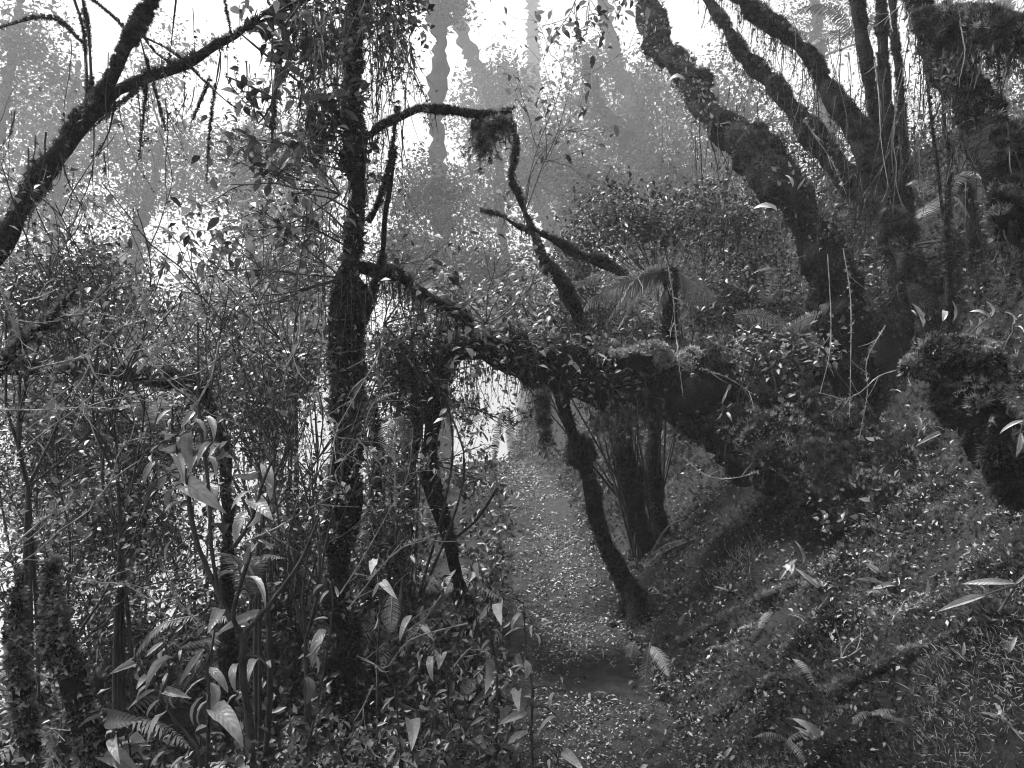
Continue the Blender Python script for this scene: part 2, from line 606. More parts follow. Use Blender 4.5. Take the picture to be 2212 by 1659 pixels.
def frond(parent, pts, plen, n, seed, mat='fern', hang=0.5, name='frond', rr=0.006, side=None):
    """fern frond: a curved rachis with two rows of narrow pinnae, longest below the middle"""
    g = np.random.default_rng(seed)
    mb = MB()
    Q, Rr, T, A, B = tube(mb, pts, [rr, rr * .35], 4, 0.04)
    flen = float(np.linalg.norm(np.diff(Q, axis=0), axis=1).sum())
    t = np.linspace(0.06, 0.99, n)
    idx = t * (len(Q) - 1)
    i0 = np.minimum(idx.astype(int), len(Q) - 2)
    f = (idx - i0)[:, None]
    p = Q[i0] * (1 - f) + Q[i0 + 1] * f
    tt = unit(T[i0])
    if side is None:
        sd = np.cross(tt, np.array([0, 0, 1.0]))
        small = np.linalg.norm(sd, axis=-1) < 0.25
        sd[small] = np.array([1.0, 0.2, 0])
        sd = unit(sd)
    else:
        sd = unit(np.tile(np.asarray(side, float), (n, 1)) - tt * (tt @ np.asarray(side, float))[:, None])
    L = plen * np.sin(np.pi * (0.12 + 0.86 * t)) ** 0.75 * (1 - .25 * t)
    K = 5
    for sgn in (-1, 1):
        d = unit(sgn * sd + 0.35 * tt + g.normal(size=(n, 3)) * .05)
        nr = unit(np.cross(d, tt) * sgn + 1e-6)
        s = np.linspace(0, 1, K + 1)
        C = p[:, None] + d[:, None] * (L[:, None] * s[None])[:, :, None]
        C[:, :, 2] -= hang * L[:, None] * (s ** 2)[None]
        wd = 0.30 * flen / n * np.array([.7, 1, .95, .8, .5, .05])
        off = tt[:, None] * wd[None, :, None]
        zig = 1 + .35 * (np.arange(K + 1) % 2)
        V = np.stack([C - off * zig[None, :, None], C + off * zig[None, :, None]], 2)
        i = (np.arange(n) * (K + 1) * 2)[:, None] + (np.arange(K) * 2)[None]
        mb.add(V, np.stack([i, i + 1, i + 3, i + 2], -1).reshape(-1, 4))
    return mb.build(name, mat, parent)


def arc(base, direction, length, droop, n=6):
    """points of a frond or stem that rises in a direction and bends over"""
    d = unit(np.asarray(direction, float))
    p = np.asarray(base, float)
    out = [p]
    for i in range(n):
        d = unit(d + np.array([0, 0, -droop / n]))
        p = p + d * length / n
        out.append(p)
    return out


def PP(pts):
    """[(u, v, d), ...] -> points"""
    return np.array([P(*q) for q in pts])


def PD(uv, d0, d1=None):
    d1 = d0 if d1 is None else d1
    n = len(uv)
    return PP([(u, v, d0 + (d1 - d0) * i / max(n - 1, 1)) for i, (u, v) in enumerate(uv)])


def grounded(p, deep=0.12):
    """a limb's lowest point carried on down into the ground below it"""
    q = np.array(p, float)
    return np.array([q[0], q[1], float(terrain(q[0], q[1])) - deep])


# ------------------------------------------------------------------ the setting: ground, path, haze
def warp(n, reach, near):
    b = 4.3
    a = reach / (math.exp(b) - 1)
    t = np.linspace(-1, 1, n)
    return np.sign(t) * a * (np.exp(b * np.abs(t)) - 1)


def grid_mesh(X, Y, Zv):
    mb = MB()
    ny, nx = X.shape
    i = np.arange(ny - 1)[:, None] * nx + np.arange(nx - 1)[None]
    mb.add(np.stack([X, Y, Zv], -1), np.stack([i, i + 1, i + nx + 1, i + nx], -1).reshape(-1, 4))
    return mb


gx = warp(237, 115, 0.04) + 0.8
gy = warp(237, 115, 0.04) + 4.5
GX, GY = np.meshgrid(gx, gy)
ground = grid_mesh(GX, GY, terrain(GX, GY)).build('ground', 'soil')
tag(ground, kind='structure')

py = np.linspace(0.2, 15, 220)
ps = np.linspace(-1, 1, 15)
PY, PS = np.meshgrid(py, ps, indexing='ij')
half = 0.44 + 0.20 * noise2(PY, PS * 0, 1.1, 31) + 0.1 * noise2(PY, PS * 0 + 3, 4, 32)
PX = path_centre(PY) + PS * half
PZ = terrain(PX, PY) + 0.014 - 0.05 * np.abs(PS) ** 6
path = grid_mesh(PX, PY, PZ).build('path', 'path')
tag(path, kind='structure')

hb = MB()
hx0, hx1, hy0, hy1, hz0, hz1 = -116, 118, -113, 122, -66, 66
hb.add([(x, y, z) for z in (hz0, hz1) for y in (hy0, hy1) for x in (hx0, hx1)],
       [(0, 2, 3, 1), (4, 5, 7, 6), (0, 1, 5, 4), (2, 6, 7, 3), (0, 4, 6, 2), (1, 3, 7, 5)])
hm = bpy.data.materials.new('mist')
hm.use_nodes = True
hm.node_tree.nodes.clear()
ho = hm.node_tree.nodes.new('ShaderNodeOutputMaterial')
pv = hm.node_tree.nodes.new('ShaderNodeVolumePrincipled')
pv.inputs['Color'].default_value = (1, 1, 1, 1)
pv.inputs['Density'].default_value = HAZE_DENSITY
pv.inputs['Anisotropy'].default_value = 0.1
hm.node_tree.links.new(pv.outputs[0], ho.inputs['Volume'])
M['mist'] = hm
tag(hb.build('haze', 'mist', smooth=False), kind='stuff')


# ------------------------------------------------------------------ ground cover
def on_ground(x, y, lift=0.0):
    return np.stack([x, y, terrain(x, y) + lift], -1)


def slope_normal(x, y):
    e = 0.04
    return unit(np.stack([-(terrain(x + e, y) - terrain(x - e, y)) / (2 * e), -(terrain(x, y + e) - terrain(x, y - e)) / (2 * e), np.ones_like(x)], -1))


def view_samples(g, n, u0, u1, v0, v1, dmin=1.5, dmax=14):
    """ground points spread so that far and near ground is covered about equally"""
    d = np.exp(g.uniform(math.log(dmin), math.log(dmax), n))
    x = (g.uniform(u0, u1, n) - 1106) / FPX * d
    return x, d


g = np.random.default_rng(11)
mb = MB()
x, y = view_samples(g, 150000, 1100, 2500, 0, 0, 1.5, 13)
k = (x - path_centre(y) > 0.42 + 0.2 * noise2(x, y, 3, 77))
x, y = x[k], y[k]
nz = vnoise(np.stack([x * 3.1, y * 3.1, 0 * x], -1), 21)
k = nz > 0.12 + 0.25 * g.random(len(x))
x, y, nz = x[k], y[k], nz[k]
nr = slope_normal(x, y)
d = unit(nr + rand_dirs(g, len(x)) * .8 + np.array([0, 0, .3]))
scatter(mb, *SPRIG3, on_ground(x, y, -.004), frames(d, rand_dirs(g, len(x))), (0.010 + 0.0042 * y) * (0.4 + g.random(len(x))) * (.5 + 1.1 * nz))
tag(mb.build('bank_moss', 'bank_moss'), 'dark moss carpet over the steep bank right of the path', 'moss', kind='stuff')

mb = MB()
x, y = view_samples(g, 26000, 1050, 2450, 0, 0, 1.6, 11)
k = (x - path_centre(y) > 0.3) & (vnoise(np.stack([x * 1.7, y * 1.7, 0 * x + 9], -1), 23) > 0.25 + .35 * g.random(len(x)))
x, y = x[k], y[k]
n = len(x)
d = unit(slope_normal(x, y) * .5 + rand_dirs(g, n) + np.array([0, -.2, .25]))
scatter(mb, *LEAF2, on_ground(x, y, .02 + .05 * g.random(n)), frames(d, unit(rand_dirs(g, n) * .6 + np.array([0, 0, 1]))), (0.011 + 0.0034 * y) * (0.35 + 1.1 * g.random(n) ** 1.6))
tag(mb.build('bank_seedlings', 'leaf'), 'tiny leafy seedlings and creepers scattered over the mossy bank', 'ground cover', kind='stuff')

# dead leaves and crumbs lying on the bank
mb = MB()
x, y = view_samples(g, 24000, 1150, 2450, 0, 0, 1.6, 9)
k = (x - path_centre(y) > 0.35) & (vnoise(np.stack([x * 2.6, y * 2.6, 0 * x + 5], -1), 27) > 0.38 + .35 * g.random(len(x)))
x, y = x[k], y[k]
n = len(x)
d = unit(rand_dirs(g, n) * np.array([1, 1, .5]))
scatter(mb, *LEAF2, on_ground(x, y, .015 + .02 * g.random(n)), frames(d, unit(slope_normal(x, y) + rand_dirs(g, n) * .6)), (0.007 + 0.0032 * y) * (0.4 + 1.2 * g.random(n) ** 2))
tag(mb.build('bank_litter', 'litter'), 'dead leaves and crumbs strewn over the mossy bank', 'leaf litter', kind='stuff')

# low growth left of the path, on the shoulder and down the falling slope
mb = MB()
x, y = view_samples(g, 60000, -250, 1130, 0, 0, 1.6, 12)
k = (x - path_centre(y) < -0.4 + 0.25 * noise2(x, y, 3, 78)) & (vnoise(np.stack([x * 2, y * 2, 0 * x + 4], -1), 24) > 0.36)
x, y = x[k], y[k]
n = len(x)
d = unit(rand_dirs(g, n) + np.array([0, 0, .45]))
hgt = g.random(n) ** 2 * 0.35
scatter(mb, *LEAF2, on_ground(x, y, hgt), frames(d, unit(rand_dirs(g, n) * .7 + np.array([0, 0, 1]))), (0.02 + 0.006 * y) * (0.5 + g.random(n)))
tag(mb.build('slope_undergrowth', 'leaf_shaded'), 'low tangled undergrowth covering the slope left of the path', 'ground cover', kind='stuff')

# scrub on the hillside beyond the bank
mb = MB()
n = 90000
d_ = g.uniform(7.5, 27, n)
x = (g.uniform(1040, 2300, n) - 1106) / FPX * d_
y = d_
k = (x - path_centre(y) > 0.55)
x, y = x[k], y[k]
nz = vnoise(np.stack([x * .9, y * .9, 0 * x + 2], -1), 25)
k = nz > .25 + .25 * g.random(len(x))
x, y, nz = x[k], y[k], nz[k]
n = len(x)
hgt = g.random(n) * np.clip(nz - .3, 0, 1) * 2.6 * np.clip((y - 6) / 6, 0, 1)
d = unit(rand_dirs(g, n) + np.array([0, 0, -.1]))
scatter(mb, *LEAF2, on_ground(x, y, hgt), frames(d, unit(rand_dirs(g, n) * .7 + np.array([0, 0, 1]))), (0.03 + 0.0042 * y) * (0.4 + g.random(n)))
tag(mb.build('hillside_scrub', 'leaf_far'), 'hazy scrub covering the hillside beyond the slanting trunks', 'ground cover', kind='stuff')

# leaf litter on the path: the larger leaves one by one, the crumbs as one mass
mb = MB()
n = 30000
y = np.exp(g.uniform(math.log(1.9), math.log(13), n))
x = path_centre(y) + g.normal(size=n) * 0.30
k = vnoise(np.stack([x * 3.4, y * 2.2, 0 * x + 7], -1), 28) + .25 * vnoise(np.stack([x * 11, y * 9, 0 * x], -1), 29) > .34 + .3 * g.random(n)
x, y = x[k], y[k]
n = len(x)
d = unit(rand_dirs(g, n) * np.array([1, 1, .35]))
scatter(mb, *LEAF2, on_ground(x, y, .022 + .012 * g.random(n)), frames(d, unit(rand_dirs(g, n) * .55 + np.array([0, 0, 1]))), (0.007 + 0.0029 * y) * (0.25 + 1.3 * g.random(n) ** 2.4))
tag(mb.build('leaf_litter', 'litter', path), kind='stuff')
for i in range(290):
    yy = float(np.exp(g.uniform(math.log(2.6), math.log(8.5))))
    xx = float(path_centre(yy) + np.clip(g.normal() * .34, -.8, .8))
    zz = float(terrain(xx, yy)) + .035
    a = g.random() * 6.283
    L = (0.03 + .05 * g.random() ** 2) * (0.8 + .05 * yy)
    put_leaf(path, (xx, yy, zz), (xx + L * math.cos(a), yy + L * math.sin(a), zz - .1 * L), g, 'smw'[g.integers(0, 3)], 'litter_obj', up=unit(np.array([0, 0, 1.]) + g.normal(size=3) * .35), name='fallen_leaf')

# pale grass tufts at the foot of the bank, lower right
def tuft(name, u, v, n, L, label, mat='grass', spread=.07, lean=(-.5, -.2, .6)):
    d0 = hit(u, v)
    c = P(u, v, d0)
    gg = np.random.default_rng(int(u * 7 + v))
    o = MB()
    x = c[0] + gg.normal(size=n) * spread
    y = c[1] + gg.normal(size=n) * spread
    d = unit(rand_dirs(gg, n) * .55 + np.array(lean))
    scatter(o, *BLADE, on_ground(x, y, -.01), frames(d, unit(rand_dirs(gg, n) + np.array([0, 0, 1.]))), np.stack([L * 1.1 * np.ones(n), L * (.5 + .8 * gg.random(n)), L * np.ones(n)], -1))
    return tag(o.build(name, mat), label, 'grass', kind='stuff')


tuft('grass_tuft', 2195, 1490, 260, .05, 'thick pale grass tuft at the right edge above the wet roots')
tuft('grass_tuft', 2120, 1500, 200, .05, 'pale drooping grass tuft left of the thick one at the right edge')
tuft('grass_tuft', 2040, 1570, 220, .05, 'thin pale grass tuft below and left of the drooping tufts, lower right')
tuft('grass_tuft', 1590, 1225, 260, .07, 'light upright grass tuft on the bank above the fallen stick', lean=(-.25, -.1, .8), mat='moss_pale', spread=.09)
tuft('grass_tuft', 2080, 1640, 200, .05, 'short pale grass tuft at the bottom right beside bare soil')

# ------------------------------------------------------------------ trees
def ell(g, u, v, d, ru, rv, n, dd=None):
    """clump centres inside an ellipsoid seen at (u, v), ru x rv picture units, dd metres deep"""
    q = rand_dirs(g, n) * (g.random((n, 1)) ** 0.45)
    c = P(u, v, d)
    dd = px(ru, d) if dd is None else dd
    return c + q * np.array([px(ru, d), dd, px(rv, d)])


def crown(parent, blobs, seed, leaf, size, mat='leaf', clump=0.12, tmpl=LEAF2, name='crown', twig_from=None, per=22, tw=0.006):
    """foliage in loose clumps, each fed by a twig"""
    g = np.random.default_rng(seed)
    cs = np.concatenate([ell(g, *b) for b in blobs])
    mb = MB()
    foliage(mb, cs, leaf, clump, size, g, tmpl)
    o = tag(mb.build(name, mat, parent), kind='stuff')
    if twig_from is not None:
        src = np.asarray(twig_from, float)
        tb = MB()
        for c in cs[::2]:
            k = int(np.argmin(np.linalg.norm(src - c, axis=1)))
            a = src[k]
            m = (a + c) / 2 + g.normal(size=3) * 0.08 + np.array([0, 0, .06])
            tube(tb, [a, m, c + (c - m) * .15], [tw * 1.6, tw * .5], 4, 0.15)
        tag(tb.build('twigs', 'twig', parent), kind='stuff')
    return o


def shade_canopy(parent, blobs, seed, leaves, size, twig_from, name='crown'):
    """unseen leaf masses added to shade the scene: blobs of x, y, z, rx, ry, rz, clumps"""
    g = np.random.default_rng(seed)
    cs = np.concatenate([np.array(b[:3]) + rand_dirs(g, b[6]) * g.random((b[6], 1)) ** .4 * np.array(b[3:6]) for b in blobs])
    mb = MB()
    foliage(mb, cs, leaves, .22, size, g, LEAF2, flat=.35)
    tag(mb.build(name, 'leaf', parent), kind='stuff')
    tb = MB()
    src = np.asarray(twig_from, float)
    a0 = src[-1]
    for b in blobs:
        c = np.array(b[:3], float)
        q = tube(tb, [a0, (a0 + c) / 2 + np.array([0, 0, .25]), c], [.03, .015], 6, .2)[0]
        src = np.concatenate([src, q])
    for c in cs[::2]:
        k = int(np.argmin(np.linalg.norm(src - c, axis=1)))
        tube(tb, [src[k], (src[k] + c) / 2 + g.normal(size=3) * .06, c], [.01, .004], 4, .3)
    tag(tb.build('unseen_branches', 'twig', parent), kind='stuff')


def base_of(pts):
    return [pts[0][0], pts[0][1], float(terrain(pts[0][0], pts[0][1]))]


# T1: the upright mossy tree left of the path
uv = [(742, 1560), (738, 1420), (734, 1250), (737, 1100), (748, 960), (754, 850), (750, 740), (752, 640), (762, 540), (770, 440), (768, 340), (766, 240), (766, 120), (772, 20), (780, -140), (800, -380)]
pts = PD(uv, 3.45, 3.75)
pts[0] = grounded(pts[0])
rr = [.17, .11, .085, .078, .070, .082, .068, .078, .05, .05, .078, .046, .048, .05, .05, .045]
t = thing('mossy_tree', base_of(pts), 'dark upright moss-clad tree trunk standing left of the path, foreground', 'tree')
T1 = t
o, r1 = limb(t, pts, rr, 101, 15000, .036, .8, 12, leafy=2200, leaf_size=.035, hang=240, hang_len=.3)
# the branch that reaches right at mid height and the one that ends in a hanging moss clump
o, r1b = limb(t, PP([(752, 572, 3.55), (801, 586, 3.6), (835, 592, 3.7), (875, 606, 3.9), (902, 629, 4.1), (942, 653, 4.3), (989, 676, 4.55), (1013, 700, 4.8)]),
              [.03, .035, .03, .036, .022, .022, .04, .03], 102, 5200, .035, .6, 8, part='branch', hang=160, hang_len=.35)
o, r1c = limb(t, PP([(768, 315, 3.65), (800, 290, 3.7), (848, 262, 3.8), (922, 235, 3.95), (1023, 249, 4.1), (1060, 250, 4.15), (1104, 242, 4.2)]),
              [.02, .02, .018, .014, .02, .035, .02], 103, 4200, .03, .5, 7, part='branch', hang=40, hang_len=.12)
limb(t, PP([(795, 480, 3.6), (811, 454, 3.6), (835, 386, 3.62), (850, 302, 3.65), (858, 240, 3.7)]), [.018, .014, .011, .008], 104, 900, .03, .4, 6, part='branch')
limb(t, PP([(790, 690, 3.5), (825, 557, 3.6), (831, 470, 3.6), (845, 393, 3.62), (852, 330, 3.65)]), [.015, .016, .014, .007], 105, 900, .03, .4, 6, part='branch')
g = np.random.default_rng(106)
mb = MB()      # the moss beard hanging under the branch end
c = ell(g, 1042, 262, 4.12, 26, 14, 60, .05)
strands(mb, c, .30, .005, g, .25, 7, feather=20, fsize=.03)
c = ell(g, 1075, 255, 4.15, 42, 12, 70, .05)
strands(mb, c, .16, .005, g, .35, 5, feather=20, fsize=.03)
tag(mb.build('hanging_moss', 'moss', t), kind='stuff')
mb = MB()      # threads and roots hanging from the crown around the upper trunk
strands(mb, ell(g, 700, 60, 3.6, 75, 60, 150, .35), .75, .0035, g, .35, 9, feather=5, fsize=.03)
strands(mb, ell(g, 835, 60, 3.6, 60, 50, 110, .3), .6, .0035, g, .35, 9, feather=6, fsize=.03)
strands(mb, ell(g, 690, 250, 3.6, 40, 60, 60, .2), .35, .0035, g, .4, 7, feather=8, fsize=.03)
tag(mb.build('hanging_roots', 'moss', t), kind='stuff')
crown(t, [(780, -20, 3.65, 140, 70, 40, .45), (850, 45, 3.7, 60, 45, 16, .3), (690, 70, 3.6, 70, 80, 16, .3), (790, -120, 3.7, 220, 90, 40, .7)], 107, 3000, .042, 'leaf', .06, LEAF2, twig_from=r1[0], tw=.004)
crown(t, [(700, 250, 3.55, 50, 60, 12, .25), (640, 345, 3.5, 70, 30, 6, .2), (640, 460, 3.5, 70, 60, 8, .2)], 108, 500, .075, 'leaf', .06, LEAF4, name='side_foliage', twig_from=r1[0], tw=.004)
shade_canopy(t, [(-.6, 2.6, 4.9, 1.0, .9, .4, 26), (-1.0, -2.8, 4.2, 1.8, 1.0, .5, 40)], 109, 1100, .2, r1[0][-20:])  # added out of view, overhead and behind the camera, to hold back light

# T2: the leaning forked tree at upper left
pts = PD([(-260, 1000), (-150, 790), (-60, 620), (0, 524), (34, 470), (84, 386), (134, 319), (175, 262), (215, 228), (255, 195), (323, 165), (403, 138), (470, 94), (504, 81), (551, 50), (605, 20), (672, -10), (760, -60)], 3.0, 3.6)
pts = np.concatenate([[grounded(pts[0] + np.array([-.1, 0, -.3]))], pts])
t = thing('mossy_tree', base_of(pts), 'leaning mossy tree that forks against the white sky at upper left', 'tree')
T2 = t
o, r2 = limb(t, pts, [.09, .08, .07, .062, .06, .056, .052, .05, .046, .045, .03, .027, .03, .027, .016, .018, .028, .024, .03], 201, 10500, .034, .45, 10, hang=60, hang_len=.14)
o, r2b = limb(t, PD([(205, 235), (215, 215), (242, 168), (269, 108), (296, 60), (330, 0), (365, -70), (420, -200)], 3.15, 3.3), [.036, .034, .028, .027, .03, .022, .02], 202, 4500, .03, .45, 9, part='branch')
for i, (a, w) in enumerate([([(188, 240), (188, 202), (181, 67), (161, 0), (150, -60)], .012), ([(198, 235), (198, 188), (191, 67), (178, 0), (172, -60)], .010),
                            ([(175, 90), (130, 45), (85, 38), (0, 60)], .007), ([(300, 76), (352, 100), (403, 138), (440, 175), (500, 228)], .007),
                            ([(310, 80), (336, 115), (380, 138), (430, 115)], .005), ([(325, 168), (302, 80), (290, 40)], .006),
                            ([(380, 0), (366, 128)], .005), ([(477, 112), (454, 268), (447, 386)], .006), ([(451, 180), (417, 259)], .006),
                            ([(316, 180), (302, 336)], .005), ([(249, 218), (235, 285), (215, 326)], .006), ([(329, 180), (356, 269)], .005),
                            ([(500, 80), (488, 13)], .004), ([(300, 190), (240, 240), (200, 280)], .005), ([(202, 0), (260, 50), (290, 90)], .007)]):
    gg = np.random.default_rng(210 + i)
    limb(t, PD(a, 3.15 + .2 * gg.random()), [w, w * .5], 220 + i, int(160 * len(a)), .02, .5, 5, .04, part='branchlet', mat='bark')
o, r2c = limb(t, PD([(598, 44), (615, 84), (601, 141), (591, 235), (588, 300)], 3.5), [.012, .014, .01, .006], 240, 700, .026, .5, 6, part='branchlet', mat='bark')
crown(t, [(600, 60, 3.5, 60, 50, 10, .2), (640, 150, 3.5, 45, 60, 8, .2), (560, 215, 3.5, 50, 40, 8, .2)], 245, 240, .075, 'leaf', .05, LEAF4, name='side_foliage', twig_from=np.concatenate([r2c[0], r2[0][-30:]]), tw=.004)
shade_canopy(t, [(-3.2, 2.6, 4.9, .9, .9, .4, 24), (-2.2, 3.6, 6.0, .8, .8, .4, 16)], 246, 700, .2, r2b[0][-10:])

# T5 to T9: the leaning trunks on the bank, right
pts = PP([(1822, 870, 5.2), (1822, 750, 5.2), (1808, 649, 5.2), (1776, 545, 5.25), (1728, 464, 5.35), (1674, 396, 5.5), (1637, 335, 5.7), (1580, 289, 6.0), (1526, 242, 6.4), (1489, 168, 6.8), (1452, 130, 7.1), (1423, 100, 7.4), (1406, 40, 7.8), (1396, -20, 8.2), (1380, -160, 8.6)])
pts = np.concatenate([[grounded(pts[0], .2)], pts])
t = thing('leaning_tree', base_of(pts), 'thickest dark mossy trunk leaning up to the left from the bank', 'tree')
T5 = t
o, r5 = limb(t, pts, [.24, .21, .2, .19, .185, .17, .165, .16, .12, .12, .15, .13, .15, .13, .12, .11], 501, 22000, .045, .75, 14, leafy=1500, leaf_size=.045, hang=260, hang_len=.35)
shade_canopy(t, [(2.4, 8.6, 8.0, 1.2, 1.0, .5, 30)], 502, 900, .2, r5[0][-10:])
gg = np.random.default_rng(503)
for (u0, v0, u1, v1, d, w) in ((1678, 456, 1637, 432, 5.1, 'w'), (1712, 404, 1710, 368, 5.15, 'm'), (1480, 172, 1436, 148, 6.5, 'w'), (1722, 410, 1742, 385, 5.15, 's')):
    put_leaf(t, P(u0, v0, d), P(u1, v1, d - .05), gg, w, up=unit(np.array([.1, -.8, .5])))

pts = PD([(1975, 650), (1935, 560), (1916, 497), (1889, 447), (1849, 403), (1805, 353), (1754, 286), (1704, 228), (1657, 168), (1610, 124), (1570, 60), (1529, 0), (1470, -110)], 5.0, 6.6)
pts = np.concatenate([[grounded(pts[0] + np.array([.1, 0, -.2]), .2)], pts])
t = thing('leaning_tree', base_of(pts), 'mossy trunk leaning left, second of the slanting trunks right of the thickest one', 'tree')
o, r6 = limb(t, pts, [.13, .12, .10, .095, .095, .095, .09, .085, .07, .065, .06, .055, .05, .05], 511, 12000, .045, .6, 12, hang=220, hang_len=.35)
shade_canopy(t, [(3.2, 7.2, 7.4, 1.0, 1.0, .4, 24)], 512, 700, .2, r6[0][-10:])

pts = PD([(2016, 712), (1990, 640), (1966, 580), (1946, 520), (1922, 460), (1899, 396), (1872, 336), (1859, 292), (1832, 255), (1798, 208), (1771, 161), (1738, 118), (1691, 71), (1650, 44), (1603, 0), (1540, -80)], 4.8, 6.0)
pts = np.concatenate([[grounded(pts[0], .2)], pts])
t = thing('leaning_tree', base_of(pts), 'lumpy mossy trunk leaning left above the slender slanting trunk, upper right', 'tree')
T7 = t
o, r7 = limb(t, pts, [.10, .09, .08, .078, .078, .07, .065, .07, .085, .075, .085, .07, .08, .075, .07, .07, .06], 521, 13000, .05, .7, 12, hang=320, hang_len=.4)
shade_canopy(t, [(4.6, 4.6, 6.9, 1.2, 1.0, .4, 26)], 522, 700, .2, r7[0][-10:])

up_specs = [
    ('straight mossy stem between the slanting trunks and the right edge, with a fat moss collar', [(1960, 640), (1950, 480), (1944, 400), (1938, 346), (1925, 286), (1912, 202), (1906, 84), (1900, -40)], 5.4, [.07, .07, .08, .10, .05, .045, .045, .04], 6000),
    ('twin mossy stem just left of the straight stem, fringed with moss', [(1940, 600), (1930, 470), (1916, 403), (1902, 336), (1892, 235), (1872, 134), (1855, 34), (1850, -60)], 5.6, [.055, .05, .05, .05, .06, .055, .05, .05], 6500),
    ('thin upright mossy stem right of the straight stem', [(1975, 560), (1962, 420), (1951, 302), (1946, 202), (1932, 67), (1925, -60)], 5.8, [.035, .035, .035, .03, .03], 2500),
    ('bare slim pole hanging straight among the right-hand trunks', [(2050, 620), (2037, 470), (2026, 370), (2013, 269), (2003, 168), (1998, 60)], 4.4, [.012, .012, .011, .01], 500),
    ('crooked thin stem beside the bare slim pole', [(2050, 640), (2045, 520), (2047, 420), (2053, 336), (2040, 286), (2040, 218), (2044, 120)], 4.3, [.018, .016, .014, .014, .01], 1400),
    ('mossy stem rising behind the stump at the right, lower part furry', [(2115, 690), (2107, 620), (2107, 549), (2100, 480), (2085, 380)], 4.9, [.055, .045, .035, .03], 2200),
    ('slender mossy stem near the right edge above the pale leaves', [(2205, 690), (2190, 630), (2185, 565), (2172, 500), (2150, 440)], 4.3, [.03, .025, .02, .018], 1500),
]
for i, (lab, a, d, r, m) in enumerate(up_specs):
    pts = PD(a, d, d + .15)
    pts = np.concatenate([[grounded(pts[0], .15)], pts])
    t = thing('mossy_sapling', base_of(pts), lab, 'tree', 'stems on the right bank')
    limb(t, pts, [r[0]] + r, 530 + i, m, .038, .5, 9, hang=int(m / 40), hang_len=.4)

pts = PP([(2480, 900, 3.5), (2380, 720, 3.5), (2290, 560, 3.5), (2225, 450, 3.5), (2191, 386, 3.5), (2158, 336, 3.55), (2127, 290, 3.6), (2107, 235, 3.65), (2074, 188, 3.7), (2042, 130, 3.8), (2010, 80, 3.9), (1985, 10, 4.0), (1960, -120, 4.2)])
pts = np.concatenate([[grounded(pts[0], .2)], pts])
t = thing('leaning_tree', base_of(pts), 'massive shaggy mossy tree leaning in from the right edge', 'tree')
T9 = t
o, r9 = limb(t, pts, [.17, .16, .15, .14, .13, .11, .10, .105, .095, .09, .085, .07, .08, .08, .07], 541, 17000, .04, .8, 13, leafy=1200, leaf_size=.035, hang=420, hang_len=.4)
o, r9b = limb(t, PP([(1990, 45, 3.9), (2060, 50, 3.7), (2130, 60, 3.5), (2212, 70, 3.3), (2330, 60, 3.1)]), [.06, .07, .09, .08, .07], 542, 8000, .05, .7, 11, part='branch', hang=420, hang_len=.3)
o, r9c = limb(t, PP([(2235, 470, 3.4), (2190, 440, 3.3), (2165, 470, 3.25), (2160, 520, 3.25)]), [.10, .09, .06, .02], 543, 5000, .045, .6, 10, part='branch', hang=60, hang_len=.2)
shade_canopy(t, [(3.0, 2.6, 5.6, 1.0, 1.0, .4, 26), (1.6, -3.0, 4.4, 1.8, 1.0, .5, 40), (.6, -4.2, 2.8, 2.2, .9, 2.0, 70), (3.6, -2.6, 3.8, 1.4, 1.6, 1.6, 50)], 544, 5200, .24, r9[0][-10:])  # mostly an unseen leaf wall behind the camera, added to block light

# T10: the shaggy mossy stump that leans out of the bank at the right edge
pts = PP([(2420, 1260, 2.6), (2330, 1150, 2.62), (2230, 1050, 2.65), (2158, 965, 2.7), (2110, 885, 2.75), (2076, 820, 2.8), (2050, 785, 2.82)])
pts = np.concatenate([[grounded(pts[0], .2)], pts])
t = thing('mossy_stump', base_of(pts), 'shaggy moss-topped stump leaning out from the right edge', 'stump')
o, r10 = limb(t, pts, [.19, .18, .16, .13, .12, .115, .12, .10], 551, 20000, .036, .8, 14, gap=.18, leafy=900, leaf_size=.025, hang=40, hang_len=.15)
o, r10b = limb(t, PP([(1968, 790, 2.85), (2010, 770, 2.85), (2060, 765, 2.83), (2110, 775, 2.8), (2140, 800, 2.8)]), [.03, .065, .085, .08, .04], 552, 12000, .034, 1.0, 16, leafy=3000, leaf_size=.024, part='moss_mound', gap=.2, moss_mat='moss', tmpl=LEAF2, hang=30, hang_len=.1)

# the fallen trunk that arches over the path, with all that grows on it
pts = PP([(2010, 1075, 4.2), (1900, 1010, 4.5), (1790, 950, 4.8), (1690, 905, 5.0), (1600, 872, 5.1), (1512, 845, 5.15), (1440, 828, 5.2), (1340, 815, 5.2), (1238, 800, 5.15), (1150, 778, 5.1), (1075, 755, 5.0), (1010, 748, 4.9), (965, 765, 4.8), (946, 815, 4.75)])
t = thing('fallen_trunk', base_of([pts[1]]), 'thick moss-laden fallen trunk arching across the path', 'fallen tree')
TLOG = t
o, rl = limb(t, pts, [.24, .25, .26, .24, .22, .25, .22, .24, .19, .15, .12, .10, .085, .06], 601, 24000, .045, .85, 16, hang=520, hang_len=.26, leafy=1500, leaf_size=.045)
o, rl2 = limb(t, PP([(1440, 860, 5.15), (1530, 905, 5.0), (1620, 960, 4.8), (1720, 1020, 4.5), (1850, 1085, 4.15), (1980, 1150, 3.8)]), [.14, .18, .22, .25, .22, .12], 602, 18000, .04, .9, 18, part='root_mass', hang=260, hang_len=.25, leafy=1300, leaf_size=.04)
o, _ = limb(t, PP([(1488, 800, 4.98), (1503, 786, 4.98), (1520, 792, 5.0)]), [.08, .12, .07], 603, 2600, .04, .7, 12, part='moss_mound', moss_mat='moss_pale', tmpl=LEAF2)
